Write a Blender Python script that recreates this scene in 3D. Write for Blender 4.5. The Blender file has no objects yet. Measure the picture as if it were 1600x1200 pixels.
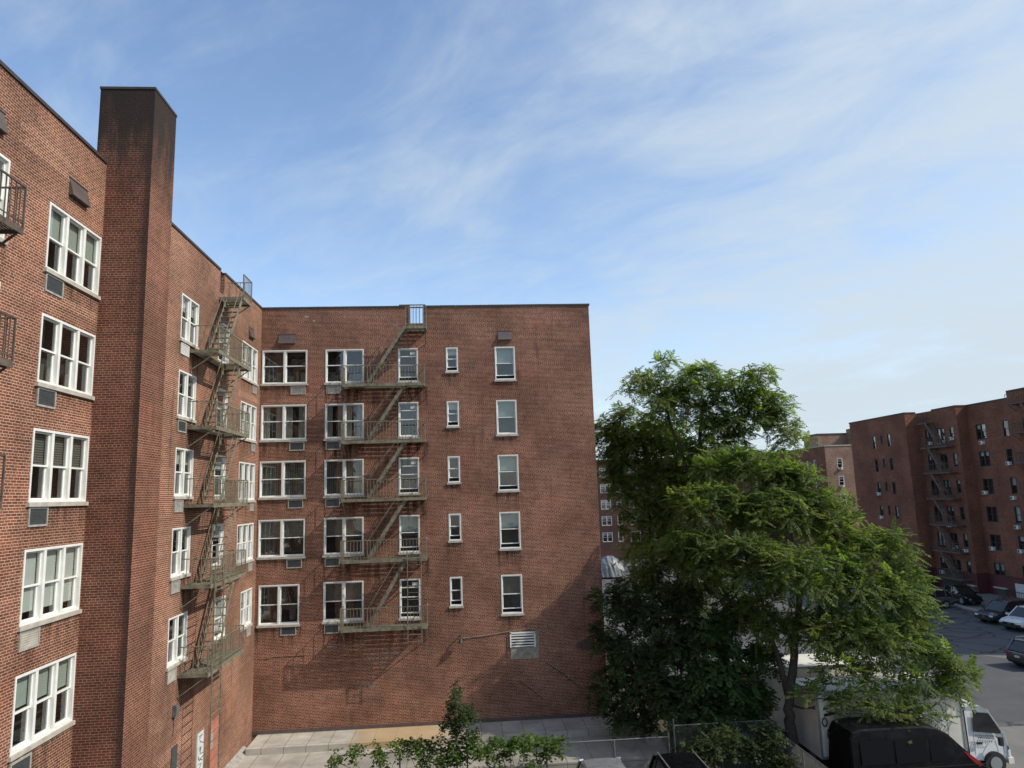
import bpy, math, random
import numpy as np
from mathutils import Vector, Matrix
random.seed(7); rng = np.random.default_rng(7)
sc = bpy.context.scene
COL = sc.collection
R = math.radians
LOT = -11.4      # parking lot level (metres below the camera; everything is lifted at the end)
YARD = -10.74    # paved yard level; a step of 0.27 runs along the wall
LX, FY = -9.78, 35.12   # facade planes of the near building

# ------------------------------------------------------------------ helpers
class MB:
    """collects shapes and links them as ONE mesh object"""
    def __init__(s): s.v = []; s.f = []; s.m = []; s.mi = 0
    def quad(s, a, b, c, d):
        n = len(s.v); s.v += [tuple(a), tuple(b), tuple(c), tuple(d)]; s.f.append((n, n+1, n+2, n+3)); s.m.append(s.mi)
    def poly(s, pts):
        n = len(s.v); s.v += [tuple(p) for p in pts]; s.f.append(tuple(range(n, n+len(pts)))); s.m.append(s.mi)
    def box(s, x0, x1, y0, y1, z0, z1):
        n = len(s.v)
        s.v += [(x0,y0,z0),(x1,y0,z0),(x1,y1,z0),(x0,y1,z0),(x0,y0,z1),(x1,y0,z1),(x1,y1,z1),(x0,y1,z1)]
        for q in ((0,3,2,1),(4,5,6,7),(0,1,5,4),(1,2,6,5),(2,3,7,6),(3,0,4,7)):
            s.f.append(tuple(n+i for i in q)); s.m.append(s.mi)
    def bar(s, p, q, w, h=None, up=(0,0,1)):
        h = w if h is None else h
        p = Vector(p); q = Vector(q); d = (q-p).normalized(); u = Vector(up)
        if abs(d.dot(u)) > .98: u = Vector((0,1,0))
        a = d.cross(u).normalized(); b = a.cross(d).normalized()
        n = len(s.v)
        for c in (p, q):
            for i, j in ((-1,-1),(1,-1),(1,1),(-1,1)): s.v.append(tuple(c + a*(i*w/2) + b*(j*h/2)))
        for k in range(4): s.f.append((n+k, n+(k+1)%4, n+4+(k+1)%4, n+4+k)); s.m.append(s.mi)
        s.f.append((n+3,n+2,n+1,n)); s.f.append((n+4,n+5,n+6,n+7)); s.m += [s.mi]*2
    def tube(s, pts, rad, n=6):
        pts = [Vector(p) for p in pts]; base = len(s.v)
        for i, p in enumerate(pts):
            d = (pts[min(i+1, len(pts)-1)] - pts[max(i-1, 0)]).normalized()
            u = Vector((0,0,1)) if abs(d.z) < .9 else Vector((1,0,0))
            a = d.cross(u).normalized(); b = a.cross(d)
            r = rad[i] if isinstance(rad, (list, tuple)) else rad
            for k in range(n):
                t = 2*math.pi*k/n; s.v.append(tuple(p + a*(r*math.cos(t)) + b*(r*math.sin(t))))
        for i in range(len(pts)-1):
            for k in range(n):
                s.f.append((base+i*n+k, base+i*n+(k+1)%n, base+(i+1)*n+(k+1)%n, base+(i+1)*n+k)); s.m.append(s.mi)
        s.f.append(tuple(base+k for k in reversed(range(n)))); s.f.append(tuple(base+(len(pts)-1)*n+k for k in range(n))); s.m += [s.mi]*2
    def loft(s, rings, cap=True):
        base = len(s.v); n = len(rings[0])
        for r in rings: s.v += [tuple(p) for p in r]
        for i in range(len(rings)-1):
            for k in range(n):
                s.f.append((base+i*n+k, base+i*n+(k+1)%n, base+(i+1)*n+(k+1)%n, base+(i+1)*n+k)); s.m.append(s.mi)
        if cap:
            s.f.append(tuple(base+k for k in reversed(range(n)))); s.f.append(tuple(base+(len(rings)-1)*n+k for k in range(n))); s.m += [s.mi]*2
    def disc(s, c, r, axis='y', n=20, th=.02, x0=0, x1=2*math.pi):
        ring = []
        for sgn in (-1, 1):
            q = []
            for k in range(n):
                t = 2*math.pi*k/n
                if axis == 'y': q.append((c[0]+r*math.cos(t), c[1]+sgn*th/2, c[2]+r*math.sin(t)))
                else: q.append((c[0]+sgn*th/2, c[1]+r*math.cos(t), c[2]+r*math.sin(t)))
            ring.append(q)
        s.loft(ring)
    def mesh(s, name, mats, off=(0,0,0), smooth=False):
        me = bpy.data.meshes.new(name)
        o = Vector(off)
        me.from_pydata([tuple(Vector(v)-o) for v in s.v], [], s.f)
        for m in (mats if isinstance(mats, (list, tuple)) else [mats]): me.materials.append(m)
        me.polygons.foreach_set('material_index', s.m)
        if smooth: me.polygons.foreach_set('use_smooth', [True]*len(s.f))
        uv = me.uv_layers.new(name='UVMap')        # box projection in metres
        dat = np.zeros(len(me.loops)*2)
        for p in me.polygons:
            n = p.normal; ax = max(range(3), key=lambda i: abs(n[i]))
            for li in p.loop_indices:
                c = s.v[me.loops[li].vertex_index]
                u_, v_ = (c[1], c[2]) if ax == 0 else (c[0], c[2]) if ax == 1 else (c[0], c[1])
                dat[2*li] = u_; dat[2*li+1] = v_
        uv.data.foreach_set('uv', dat)
        me.update(); return me
    def build(s, name, mats, parent=None, world=True, smooth=False):
        """world=True: the vertices are world coordinates, the parent is only moved, not turned"""
        off = (0,0,0)
        if parent is not None and world:
            q = parent
            off = Vector((0,0,0))
            while q is not None: off = off + q.location; q = q.parent
        o = bpy.data.objects.new(name, s.mesh(name, mats, off, smooth)); COL.objects.link(o)
        o.parent = parent; return o

def tag(o, label=None, cat=None, group=None, kind=None):
    if label: o['label'] = label
    if cat: o['category'] = cat
    if group: o['group'] = group
    if kind: o['kind'] = kind
    return o
def thing(name, loc, label, cat, group=None, rz=0):
    o = bpy.data.objects.new(name, None); COL.objects.link(o); o.location = loc; o.rotation_euler = (0,0,rz)
    o.empty_display_size = .3
    return tag(o, label, cat, group)
def copy_tree(o, parent=None):
    c = o.copy(); COL.objects.link(c); c.parent = parent
    for ch in list(o.children): copy_tree(ch, c)
    return c
def put(name, me, parent, loc=(0,0,0), rz=0):
    o = bpy.data.objects.new(name, me); COL.objects.link(o); o.parent = parent; o.location = loc; o.rotation_euler = (0,0,rz); return o

# ------------------------------------------------------------------ materials
def newmat(name):
    m = bpy.data.materials.new(name); m.use_nodes = True; nt = m.node_tree
    return m, nt, nt.nodes, nt.links, nt.nodes['Principled BSDF']
def plain(name, col, rough=.6, metal=0, var=.0, scale=8, spec=.5, bump=0):
    m, nt, N, Lk, b = newmat(name)
    b.inputs['Roughness'].default_value = rough; b.inputs['Metallic'].default_value = metal
    b.inputs['Specular IOR Level'].default_value = spec
    b.inputs['Base Color'].default_value = (*col, 1)
    if var:
        t = N.new('ShaderNodeTexCoord'); n = N.new('ShaderNodeTexNoise'); n.inputs['Scale'].default_value = scale; n.inputs['Detail'].default_value = 8
        r = N.new('ShaderNodeMapRange'); r.inputs[1].default_value = .3; r.inputs[2].default_value = .7; r.inputs[3].default_value = 1-var; r.inputs[4].default_value = 1+var
        h = N.new('ShaderNodeMixRGB'); h.blend_type = 'MULTIPLY'; h.inputs[0].default_value = 1; h.inputs[1].default_value = (*col, 1)
        Lk.new(t.outputs['Object'], n.inputs['Vector']); Lk.new(n.outputs['Fac'], r.inputs[0]); Lk.new(r.outputs[0], h.inputs[2]); Lk.new(h.outputs[0], b.inputs['Base Color'])
        if bump:
            bp = N.new('ShaderNodeBump'); bp.inputs['Strength'].default_value = bump; bp.inputs['Distance'].default_value = .02
            Lk.new(n.outputs['Fac'], bp.inputs['Height']); Lk.new(bp.outputs[0], b.inputs['Normal'])
    return m
def math_(N, Lk, op, a, b=None):
    n = N.new('ShaderNodeMath'); n.operation = op
    for i, x in enumerate((a, b)):
        if x is None: continue
        if isinstance(x, (int, float)): n.inputs[i].default_value = x
        else: Lk.new(x, n.inputs[i])
    return n.outputs[0]
def ramp(N, Lk, src, a, b, c=0, d=1):
    r = N.new('ShaderNodeMapRange'); r.interpolation_type = 'SMOOTHSTEP'
    for i, x in zip((1,2,3,4), (a,b,c,d)): r.inputs[i].default_value = x
    Lk.new(src, r.inputs[0]); return r.outputs[0]
def noise(N, Lk, vec, scale, detail=4, rough=.55, dist=0):
    n = N.new('ShaderNodeTexNoise'); n.inputs['Scale'].default_value = scale; n.inputs['Detail'].default_value = detail
    n.inputs['Roughness'].default_value = rough; n.inputs['Distortion'].default_value = dist
    Lk.new(vec, n.inputs['Vector']); return n.outputs['Fac']
def mix(N, Lk, fac, a, b, mode='MIX'):
    h = N.new('ShaderNodeMixRGB'); h.blend_type = mode
    for i, x in zip((0,1,2), (fac, a, b)):
        if isinstance(x, (int, float)): h.inputs[i].default_value = x
        elif isinstance(x, tuple): h.inputs[i].default_value = (*x, 1)
        else: Lk.new(x, h.inputs[i])
    return h.outputs[0]
def mapping(N, Lk, vec, sc_=(1,1,1), loc=(0,0,0), rot=(0,0,0)):
    n = N.new('ShaderNodeMapping'); n.inputs['Scale'].default_value = sc_; n.inputs['Location'].default_value = loc; n.inputs['Rotation'].default_value = rot
    Lk.new(vec, n.inputs['Vector']); return n.outputs[0]

ROW = .0655
def brick(name, c1, c2, mortar, stain=.35, soot=None, msize=.0052, dark=(.03,.022,.018), every=6, patch=.5):
    """common bond: every sixth course is headers; broad weathering, streaks, repointed patches"""
    m, nt, N, Lk, b = newmat(name)
    b.inputs['Roughness'].default_value = .88; b.inputs['Specular IOR Level'].default_value = .25
    uv = N.new('ShaderNodeUVMap'); uv.uv_map = 'UVMap'; V = uv.outputs[0]
    wob = N.new('ShaderNodeTexNoise'); wob.inputs['Scale'].default_value = 1.3; wob.inputs['Detail'].default_value = 3
    Lk.new(V, wob.inputs['Vector'])
    vs = N.new('ShaderNodeVectorMath'); vs.operation = 'MULTIPLY_ADD'; Lk.new(wob.outputs['Color'], vs.inputs[0]); vs.inputs[1].default_value = (.012,.012,0); Lk.new(V, vs.inputs[2])
    VV = vs.outputs[0]
    sep = N.new('ShaderNodeSeparateXYZ'); Lk.new(VV, sep.inputs[0])
    row = math_(N, Lk, 'FLOOR', math_(N, Lk, 'DIVIDE', sep.outputs[1], ROW))
    head = math_(N, Lk, 'LESS_THAN', math_(N, Lk, 'FLOORED_MODULO', row, every), .5)
    cols, facs = [], []
    for w in (.2032, .1016):
        t = N.new('ShaderNodeTexBrick'); t.offset = .5; t.squash = 1
        for k, x in (('Scale', 1), ('Mortar Size', msize), ('Mortar Smooth', .15), ('Bias', -.1), ('Brick Width', w), ('Row Height', ROW)): t.inputs[k].default_value = x
        t.inputs['Color1'].default_value = (*c1, 1); t.inputs['Color2'].default_value = (*c2, 1); t.inputs['Mortar'].default_value = (*mortar, 1)
        Lk.new(VV, t.inputs['Vector']); cols.append(t.outputs['Color']); facs.append(t.outputs['Fac'])
    col = mix(N, Lk, head, cols[0], cols[1])
    fac = N.new('ShaderNodeMix'); fac.data_type = 'FLOAT'; Lk.new(head, fac.inputs[0]); Lk.new(facs[0], fac.inputs[2]); Lk.new(facs[1], fac.inputs[3]); fac = fac.outputs[0]
    # broad tone changes between batches of brick and per-course bands
    n1 = noise(N, Lk, V, .35, 5, .6)
    col = mix(N, Lk, 1, col, ramp(N, Lk, n1, .3, .7, 1-stain, 1+stain*.75), 'MULTIPLY')
    n5 = noise(N, Lk, mapping(N, Lk, V, (.25, 5.5, 1)), 1, 3, .6)
    col = mix(N, Lk, 1, col, ramp(N, Lk, n5, .3, .7, .94, 1.06), 'MULTIPLY')
    n6 = noise(N, Lk, V, 3.2, 6, .65)
    col = mix(N, Lk, 1, col, ramp(N, Lk, n6, .3, .7, .87, 1.13), 'MULTIPLY')
    # reddish and brown zones
    col = mix(N, Lk, ramp(N, Lk, noise(N, Lk, mapping(N, Lk, V, loc=(31,7,0)), .5, 4), .5, .75, 0, .45), col, (1.12,.82,.74), 'MULTIPLY')
    # repointed, pale patches
    pt = ramp(N, Lk, noise(N, Lk, mapping(N, Lk, V, (1,2.4,1), (11,3,0)), .55, 4, .6), .62, .72, 0, patch)
    col = mix(N, Lk, math_(N, Lk, 'MULTIPLY', pt, fac), col, tuple(min(1, x*1.5) for x in mortar))
    # dark vertical streaks of dirt
    st = ramp(N, Lk, noise(N, Lk, mapping(N, Lk, V, (2.2,.22,1), (5,9,0)), 1, 6, .65), .56, .78, 0, .6)
    col = mix(N, Lk, st, col, dark)
    # sooty irregular blotches
    bl = ramp(N, Lk, noise(N, Lk, mapping(N, Lk, V, loc=(3,17,0)), .9, 7, .7), .6, .8, 0, .5)
    col = mix(N, Lk, bl, col, tuple(x*1.2 for x in dark))
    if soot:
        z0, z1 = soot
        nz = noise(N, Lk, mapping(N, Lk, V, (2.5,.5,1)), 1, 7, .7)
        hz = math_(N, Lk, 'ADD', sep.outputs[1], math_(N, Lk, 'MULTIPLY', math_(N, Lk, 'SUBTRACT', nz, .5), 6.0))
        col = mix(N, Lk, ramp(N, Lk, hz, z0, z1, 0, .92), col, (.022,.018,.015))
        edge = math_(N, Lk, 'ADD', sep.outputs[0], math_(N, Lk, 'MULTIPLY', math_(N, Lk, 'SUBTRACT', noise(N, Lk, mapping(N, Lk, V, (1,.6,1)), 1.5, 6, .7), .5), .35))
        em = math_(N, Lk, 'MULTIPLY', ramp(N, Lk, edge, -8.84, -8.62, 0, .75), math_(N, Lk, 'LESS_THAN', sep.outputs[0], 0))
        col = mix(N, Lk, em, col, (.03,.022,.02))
    Lk.new(col, b.inputs['Base Color'])
    bp = N.new('ShaderNodeBump'); bp.inputs['Strength'].default_value = .6; bp.inputs['Distance'].default_value = .008; bp.invert = True
    Lk.new(fac, bp.inputs['Height']); Lk.new(bp.outputs[0], b.inputs['Normal'])
    return m

M = {}
M['brick'] = brick('red_brick', (.205,.070,.046), (.105,.037,.027), (.53,.385,.26), msize=.0066, stain=.3)
M['brick_chim'] = brick('sooty_chimney_brick', (.165,.052,.035), (.095,.032,.024), (.35,.24,.155), stain=.3, msize=.0064, soot=(8.2, 11.2))
M['brick_lot'] = brick('dark_red_brick', (.21,.078,.048), (.15,.056,.037), (.24,.15,.10), stain=.25, patch=.2)
M['brick_tan'] = brick('brown_brick', (.29,.18,.13), (.21,.125,.09), (.40,.30,.22), stain=.2, patch=.3)
M['brick_far'] = brick('shabby_dark_brick', (.085,.042,.036), (.065,.032,.029), (.11,.075,.065), stain=.2, patch=.1)
M['brick_fix'] = brick('repointed_brick', (.235,.078,.052), (.14,.048,.034), (.62,.46,.31), msize=.0076, stain=.2)
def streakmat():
    m = bpy.data.materials.new('sill_dirt_dark_streak'); m.use_nodes = True; N = m.node_tree.nodes; Lk = m.node_tree.links; N.clear()
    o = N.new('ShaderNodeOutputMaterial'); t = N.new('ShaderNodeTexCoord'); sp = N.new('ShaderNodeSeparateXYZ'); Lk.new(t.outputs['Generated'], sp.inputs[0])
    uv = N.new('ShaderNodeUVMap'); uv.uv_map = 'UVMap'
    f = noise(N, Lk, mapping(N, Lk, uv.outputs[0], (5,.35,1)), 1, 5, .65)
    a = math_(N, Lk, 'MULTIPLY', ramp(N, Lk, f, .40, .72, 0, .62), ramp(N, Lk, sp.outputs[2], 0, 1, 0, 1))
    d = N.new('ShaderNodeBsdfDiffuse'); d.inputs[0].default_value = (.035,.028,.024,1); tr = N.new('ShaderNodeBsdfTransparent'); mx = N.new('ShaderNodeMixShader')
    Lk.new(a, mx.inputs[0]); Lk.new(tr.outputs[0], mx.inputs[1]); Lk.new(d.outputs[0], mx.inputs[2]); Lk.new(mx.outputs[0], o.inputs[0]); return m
M['streak'] = streakmat()  # dirt below the sills, and the dark streaks under the platforms
M['bloom'] = streakmat(); M['bloom'].name = 'efflorescence'
for n_ in M['bloom'].node_tree.nodes:
    if n_.type == 'BSDF_DIFFUSE': n_.inputs[0].default_value = (.42,.36,.31,1)
    if n_.type == 'MAPPING': n_.inputs['Scale'].default_value = (3.5,5,1)
M['redpaint'] = plain('dark_red_paint', (.085,.018,.018), .7, var=.25, scale=.8)
M['white'] = plain('white_window_paint', (.74,.74,.70), .45, var=.09, scale=3)
M['white_dull'] = plain('weathered_white_paint', (.5,.5,.48), .55, var=.15, scale=3)
M['brownframe'] = plain('dark_window_frame', (.05,.04,.038), .5)
M['sill'] = plain('limestone_sill', (.40,.37,.32), .8, var=.22, scale=4)
M['coping'] = plain('dark_coping', (.045,.035,.033), .7, var=.3, scale=3)
M['fe'] = plain('painted_iron', (.175,.16,.112), .75, var=.4, scale=5)
M['fe_rust'] = plain('rusty_iron', (.10,.075,.058), .8, var=.4, scale=5)
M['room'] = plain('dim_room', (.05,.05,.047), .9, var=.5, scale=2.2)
M['shade'] = plain('pale_green_roller_shade', (.42,.47,.42), .8, var=.05, scale=2)
M['shade_w'] = plain('white_roller_shade', (.62,.63,.60), .8, var=.05, scale=2)
M['shade_b'] = plain('brown_roller_shade', (.16,.14,.11), .8, var=.1, scale=2)
M['curtain'] = plain('beige_curtain', (.42,.39,.33), .85, var=.12, scale=3)
M['ac'] = plain('grey_ac_metal', (.33,.32,.29), .5, var=.25, scale=6)
M['ac_dark'] = plain('dark_ac_grille', (.055,.062,.065), .5, var=.2, scale=6)
M['ac_white'] = plain('white_ac_casing', (.62,.62,.58), .45, var=.08, scale=6)
M['hood'] = plain('brown_vent_metal', (.10,.075,.068), .5, var=.2, scale=5)
M['steel'] = plain('galvanised_steel', (.33,.34,.34), .45, .6, var=.2, scale=6)
M['steel_dk'] = plain('dull_galvanised_steel', (.18,.18,.17), .6, .4, var=.3, scale=6)
M['bark'] = plain('bark', (.055,.045,.036), .95, var=.45, scale=14, bump=.5)
M['bark_pale'] = plain('grey_bark', (.10,.09,.075), .95, var=.4, scale=14, bump=.5)
M['stone'] = plain('stone_block', (.27,.25,.20), .9, var=.3, scale=6, bump=.3)
M['conduit'] = plain('grey_conduit', (.30,.21,.17), .6)
M['black'] = plain('black_rubber', (.018,.018,.018), .7)
M['blackgloss'] = plain('black_plastic', (.02,.02,.021), .3)
M['tarp'] = plain('silver_tarp', (.17,.175,.18), .5, .2, var=.25, scale=1.5, bump=.6)
M['redlamp'] = plain('red_lamp_glass', (.30,.018,.02), .15)
M['headlamp'] = plain('clear_lamp', (.62,.65,.68), .12)
M['amber'] = plain('amber_lamp', (.7,.3,.03), .2)
M['chrome'] = plain('chrome', (.6,.6,.6), .15, 1)
M['rim'] = plain('alloy_rim', (.42,.43,.44), .35, .7)
M['door_white'] = plain('pale_metal_door', (.62,.66,.66), .5, var=.1, scale=3)
M['door_red'] = plain('salmon_painted_door', (.42,.15,.10), .7, var=.2, scale=3)
M['ink'] = plain('black_marker_paint', (.015,.015,.018), .5)
M['plate'] = plain('number_plate', (.55,.53,.42), .4)
def carpaint(name, col, rough=.25, metal=.2):
    m, nt, N, Lk, b = newmat(name); b.inputs['Base Color'].default_value = (*col,1); b.inputs['Roughness'].default_value = rough; b.inputs['Metallic'].default_value = metal
    b.inputs['Coat Weight'].default_value = .6; b.inputs['Coat Roughness'].default_value = .06
    t = N.new('ShaderNodeTexCoord'); nz = noise(N, Lk, t.outputs['Object'], 3, 6)
    Lk.new(ramp(N, Lk, nz, .35, .7, rough*.8, rough*1.5), b.inputs['Roughness']); return m
M['p_white'] = carpaint('white_car_paint', (.66,.66,.65), .3, 0)
M['p_black'] = carpaint('black_car_paint', (.004,.004,.005), .3, 0)
M['p_black'].node_tree.nodes['Principled BSDF'].inputs['Coat Weight'].default_value = 0; M['p_black'].node_tree.nodes['Principled BSDF'].inputs['Specular IOR Level'].default_value = .3
M['p_navy'] = carpaint('dark_slate_car_paint', (.03,.034,.042))
M['p_grey'] = carpaint('warm_grey_car_paint', (.11,.105,.095))
M['p_silver'] = carpaint('silver_car_paint', (.36,.37,.39), .3, .5)
M['truckwhite'] = plain('truck_box_panel', (.66,.62,.54), .5, var=.14, scale=1.2)
def glass(name, tint, mixf):
    m = bpy.data.materials.new(name); m.use_nodes = True; N = m.node_tree.nodes; Lk = m.node_tree.links; N.clear()
    o = N.new('ShaderNodeOutputMaterial'); tr = N.new('ShaderNodeBsdfTransparent'); tr.inputs[0].default_value = (*tint, 1)
    g = N.new('ShaderNodeBsdfGlossy'); g.inputs['Roughness'].default_value = .02; g.inputs[0].default_value = (1,1,1,1)
    ge = N.new('ShaderNodeNewGeometry'); dt = N.new('ShaderNodeVectorMath'); dt.operation = 'DOT_PRODUCT'; Lk.new(ge.outputs['Normal'], dt.inputs[0]); Lk.new(ge.outputs['Incoming'], dt.inputs[1])
    fres = math_(N, Lk, 'ADD', math_(N, Lk, 'MULTIPLY', math_(N, Lk, 'POWER', math_(N, Lk, 'SUBTRACT', 1.0, math_(N, Lk, 'ABSOLUTE', dt.outputs['Value'])), 5.0), .92), .045)
    t = N.new('ShaderNodeTexCoord'); bp = N.new('ShaderNodeBump'); bp.inputs['Strength'].default_value = .25; bp.inputs['Distance'].default_value = .01
    Lk.new(noise(N, Lk, t.outputs['Object'], 1.7, 2), bp.inputs['Height']); Lk.new(bp.outputs[0], g.inputs['Normal']); 
    mx = N.new('ShaderNodeMixShader'); Lk.new(math_(N, Lk, 'MINIMUM', math_(N, Lk, 'MULTIPLY', fres, mixf), 1.0), mx.inputs[0]); Lk.new(tr.outputs[0], mx.inputs[1]); Lk.new(g.outputs[0], mx.inputs[2]); Lk.new(mx.outputs[0], o.inputs[0]); return m
M['glass'] = glass('window_glass', (.74,.78,.76), 2.1)
M['carglass'] = plain('tinted_car_glass', (.012,.014,.016), .05, spec=.8)
M['vanglass'] = plain('black_van_glass', (.006,.006,.007), .22, spec=.25)
def striped(name, a, b_, freq, axis):
    m, nt, N, Lk, b = newmat(name); t = N.new('ShaderNodeTexCoord'); s = N.new('ShaderNodeSeparateXYZ'); Lk.new(t.outputs['Object'], s.inputs[0])
    f = math_(N, Lk, 'FRACT', math_(N, Lk, 'MULTIPLY', s.outputs[axis], freq))
    Lk.new(mix(N, Lk, math_(N, Lk, 'GREATER_THAN', f, .6), a, b_), b.inputs['Base Color']); b.inputs['Roughness'].default_value = .6; return m
M['blind_h'] = striped('slatted_blind', (.20,.20,.17), (.05,.05,.042), 17, 2)
M['blind_v'] = striped('vertical_blind', (.13,.128,.11), (.04,.04,.036), 9, 0)
def leafmat(name, dark, light, yellow, transl=.35):
    m = bpy.data.materials.new(name); m.use_nodes = True; N = m.node_tree.nodes; Lk = m.node_tree.links; N.clear()
    o = N.new('ShaderNodeOutputMaterial'); d = N.new('ShaderNodeBsdfPrincipled'); d.inputs['Roughness'].default_value = .65; d.inputs['Specular IOR Level'].default_value = .2
    g = N.new('ShaderNodeNewGeometry'); t = N.new('ShaderNodeTexCoord')
    a = N.new('ShaderNodeAttribute'); a.attribute_name = 'frond'
    c = mix(N, Lk, a.outputs['Fac'], dark, light)
    c = mix(N, Lk, ramp(N, Lk, noise(N, Lk, t.outputs['Object'], .55, 3), .5, .75, 0, .75), c, yellow)
    c = mix(N, Lk, 1, c, ramp(N, Lk, g.outputs['Random Per Island'], 0, 1, .75, 1.25), 'MULTIPLY')
    tr = N.new('ShaderNodeBsdfTranslucent'); Lk.new(c, d.inputs['Base Color'])
    tc = mix(N, Lk, 1, c, (1.7,2.0,.7), 'MULTIPLY'); Lk.new(tc, tr.inputs[0])
    mx = N.new('ShaderNodeMixShader'); mx.inputs[0].default_value = transl
    Lk.new(d.outputs[0], mx.inputs[1]); Lk.new(tr.outputs[0], mx.inputs[2]); Lk.new(mx.outputs[0], o.inputs[0]); return m
M['leaf'] = leafmat('ailanthus_leaf', (.075,.108,.034), (.155,.19,.060), (.20,.215,.062), .55)
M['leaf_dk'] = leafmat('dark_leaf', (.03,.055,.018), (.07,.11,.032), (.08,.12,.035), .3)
M['leaf_bush'] = leafmat('bush_leaf', (.03,.046,.018), (.065,.088,.032), (.07,.09,.03), .35)
M['leaf_vine'] = leafmat('vine_leaf', (.045,.085,.018), (.10,.16,.035), (.17,.21,.03), .35)

def concrete(name, col, bw, bh, stain=False):
    m, nt, N, Lk, b = newmat(name); uv = N.new('ShaderNodeUVMap'); uv.uv_map = 'UVMap'; V = uv.outputs[0]
    t = N.new('ShaderNodeTexBrick'); t.offset = 0
    for k, x in (('Scale',1),('Mortar Size',.014),('Mortar Smooth',.3),('Brick Width',bw),('Row Height',bh)): t.inputs[k].default_value = x
    t.inputs['Color1'].default_value = (*col,1); t.inputs['Color2'].default_value = tuple(x*.88 for x in col)+(1,); t.inputs['Mortar'].default_value = (.12,.11,.10,1)
    Lk.new(mapping(N, Lk, V, loc=(.3,.62,0)), t.inputs['Vector'])
    c = mix(N, Lk, 1, t.outputs['Color'], ramp(N, Lk, noise(N, Lk, V, .8, 7, .65), .3, .7, .72, 1.18), 'MULTIPLY')
    c = mix(N, Lk, ramp(N, Lk, noise(N, Lk, mapping(N, Lk, V, (1,.4,1)), 1.6, 7, .7), .58, .75, 0, .5), c, (.15,.145,.13))
    if stain:   # a rust coloured spill on the middle of the kerb
        s = N.new('ShaderNodeSeparateXYZ'); Lk.new(V, s.inputs[0])
        d = math_(N, Lk, 'ABSOLUTE', math_(N, Lk, 'ADD', s.outputs[0], 2.9))
        d = math_(N, Lk, 'ADD', d, math_(N, Lk, 'MULTIPLY', math_(N, Lk, 'SUBTRACT', noise(N, Lk, V, .9, 6), .5), 3))
        c = mix(N, Lk, ramp(N, Lk, d, 1.2, 2.6, .7, 0), c, (.42,.27,.11))
    Lk.new(c, b.inputs['Base Color']); b.inputs['Roughness'].default_value = .9; return m
M['yard'] = concrete('yard_concrete', (.40,.375,.325), 1.08, 3.4)
M['step'] = concrete('kerb_concrete', (.43,.405,.35), .95, 1.55, True)
M['leaf_thin'] = leafmat('thin_ailanthus_leaf', (.095,.13,.040), (.18,.215,.066), (.215,.23,.07), .6)
def asphalt():
    m, nt, N, Lk, b = newmat('asphalt'); t = N.new('ShaderNodeTexCoord'); V = t.outputs['Object']
    c = mix(N, Lk, ramp(N, Lk, noise(N, Lk, V, .12, 6, .6), .35, .65), (.084,.083,.083), (.108,.105,.10))
    c = mix(N, Lk, ramp(N, Lk, noise(N, Lk, V, 40, 4), .3, .7, 0, .35), c, (.045,.045,.046))
    # tar-sealed cracks
    v = N.new('ShaderNodeTexVoronoi'); v.feature = 'DISTANCE_TO_EDGE'; v.inputs['Scale'].default_value = .42
    w = N.new('ShaderNodeVectorMath'); w.operation = 'MULTIPLY_ADD'; nn = N.new('ShaderNodeTexNoise'); nn.inputs['Scale'].default_value = .7; nn.inputs['Detail'].default_value = 5; Lk.new(V, nn.inputs['Vector'])
    Lk.new(nn.outputs['Color'], w.inputs[0]); w.inputs[1].default_value = (1.6,1.6,0); Lk.new(V, w.inputs[2]); Lk.new(w.outputs[0], v.inputs['Vector'])
    c = mix(N, Lk, ramp(N, Lk, v.outputs['Distance'], .0, .06, .9, 0), c, (.02,.02,.021))
    c = mix(N, Lk, ramp(N, Lk, noise(N, Lk, V, .5, 5), .62, .75, 0, .5), c, (.04,.04,.042))
    Lk.new(c, b.inputs['Base Color']); b.inputs['Roughness'].default_value = .85; return m
M['asphalt'] = asphalt()
M['patch'] = plain('newer_asphalt', (.072,.072,.073), .85, var=.16, scale=.6)
M['pale'] = plain('pale_pavement', (.16,.15,.135), .9, var=.16, scale=.8)
M['dirt'] = plain('leaf_litter', (.055,.045,.03), 1, var=.5, scale=2)
M['roof'] = plain('roof_felt', (.12,.12,.12), .9, var=.2, scale=1)

# ------------------------------------------------------------------ windows
def wall_face(mb, to3, u0, u1, z0, z1, holes, depth):
    """facade sheet with real openings: to3(u, depth_in, z) -> point; holes = (u0,u1,z0,z1)"""
    us = sorted({u0, u1, *[min(max(h[i], u0), u1) for h in holes for i in (0,1)]}); zs = sorted({z0, z1, *[min(max(h[i], z0), z1) for h in holes for i in (2,3)]})
    for i in range(len(us)-1):
        run = None
        for j in range(len(zs)-1):
            uc = (us[i]+us[i+1])/2; zc = (zs[j]+zs[j+1])/2
            if any(h[0] < uc < h[1] and h[2] < zc < h[3] for h in holes):
                if run is not None: mb.quad(to3(us[i],0,run), to3(us[i+1],0,run), to3(us[i+1],0,zs[j]), to3(us[i],0,zs[j])); run = None
            elif run is None: run = zs[j]
        if run is not None: mb.quad(to3(us[i],0,run), to3(us[i+1],0,run), to3(us[i+1],0,z1), to3(us[i],0,z1))
    for a, b, c, d in holes:
        mb.quad(to3(a,0,c), to3(a,depth,c), to3(a,depth,d), to3(a,0,d)); mb.quad(to3(b,depth,c), to3(b,0,c), to3(b,0,d), to3(b,depth,d))
        mb.quad(to3(a,0,d), to3(a,depth,d), to3(b,depth,d), to3(b,0,d)); mb.quad(to3(a,depth,c), to3(a,0,c), to3(b,0,c), to3(b,depth,c))
CACHE = {}
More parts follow.
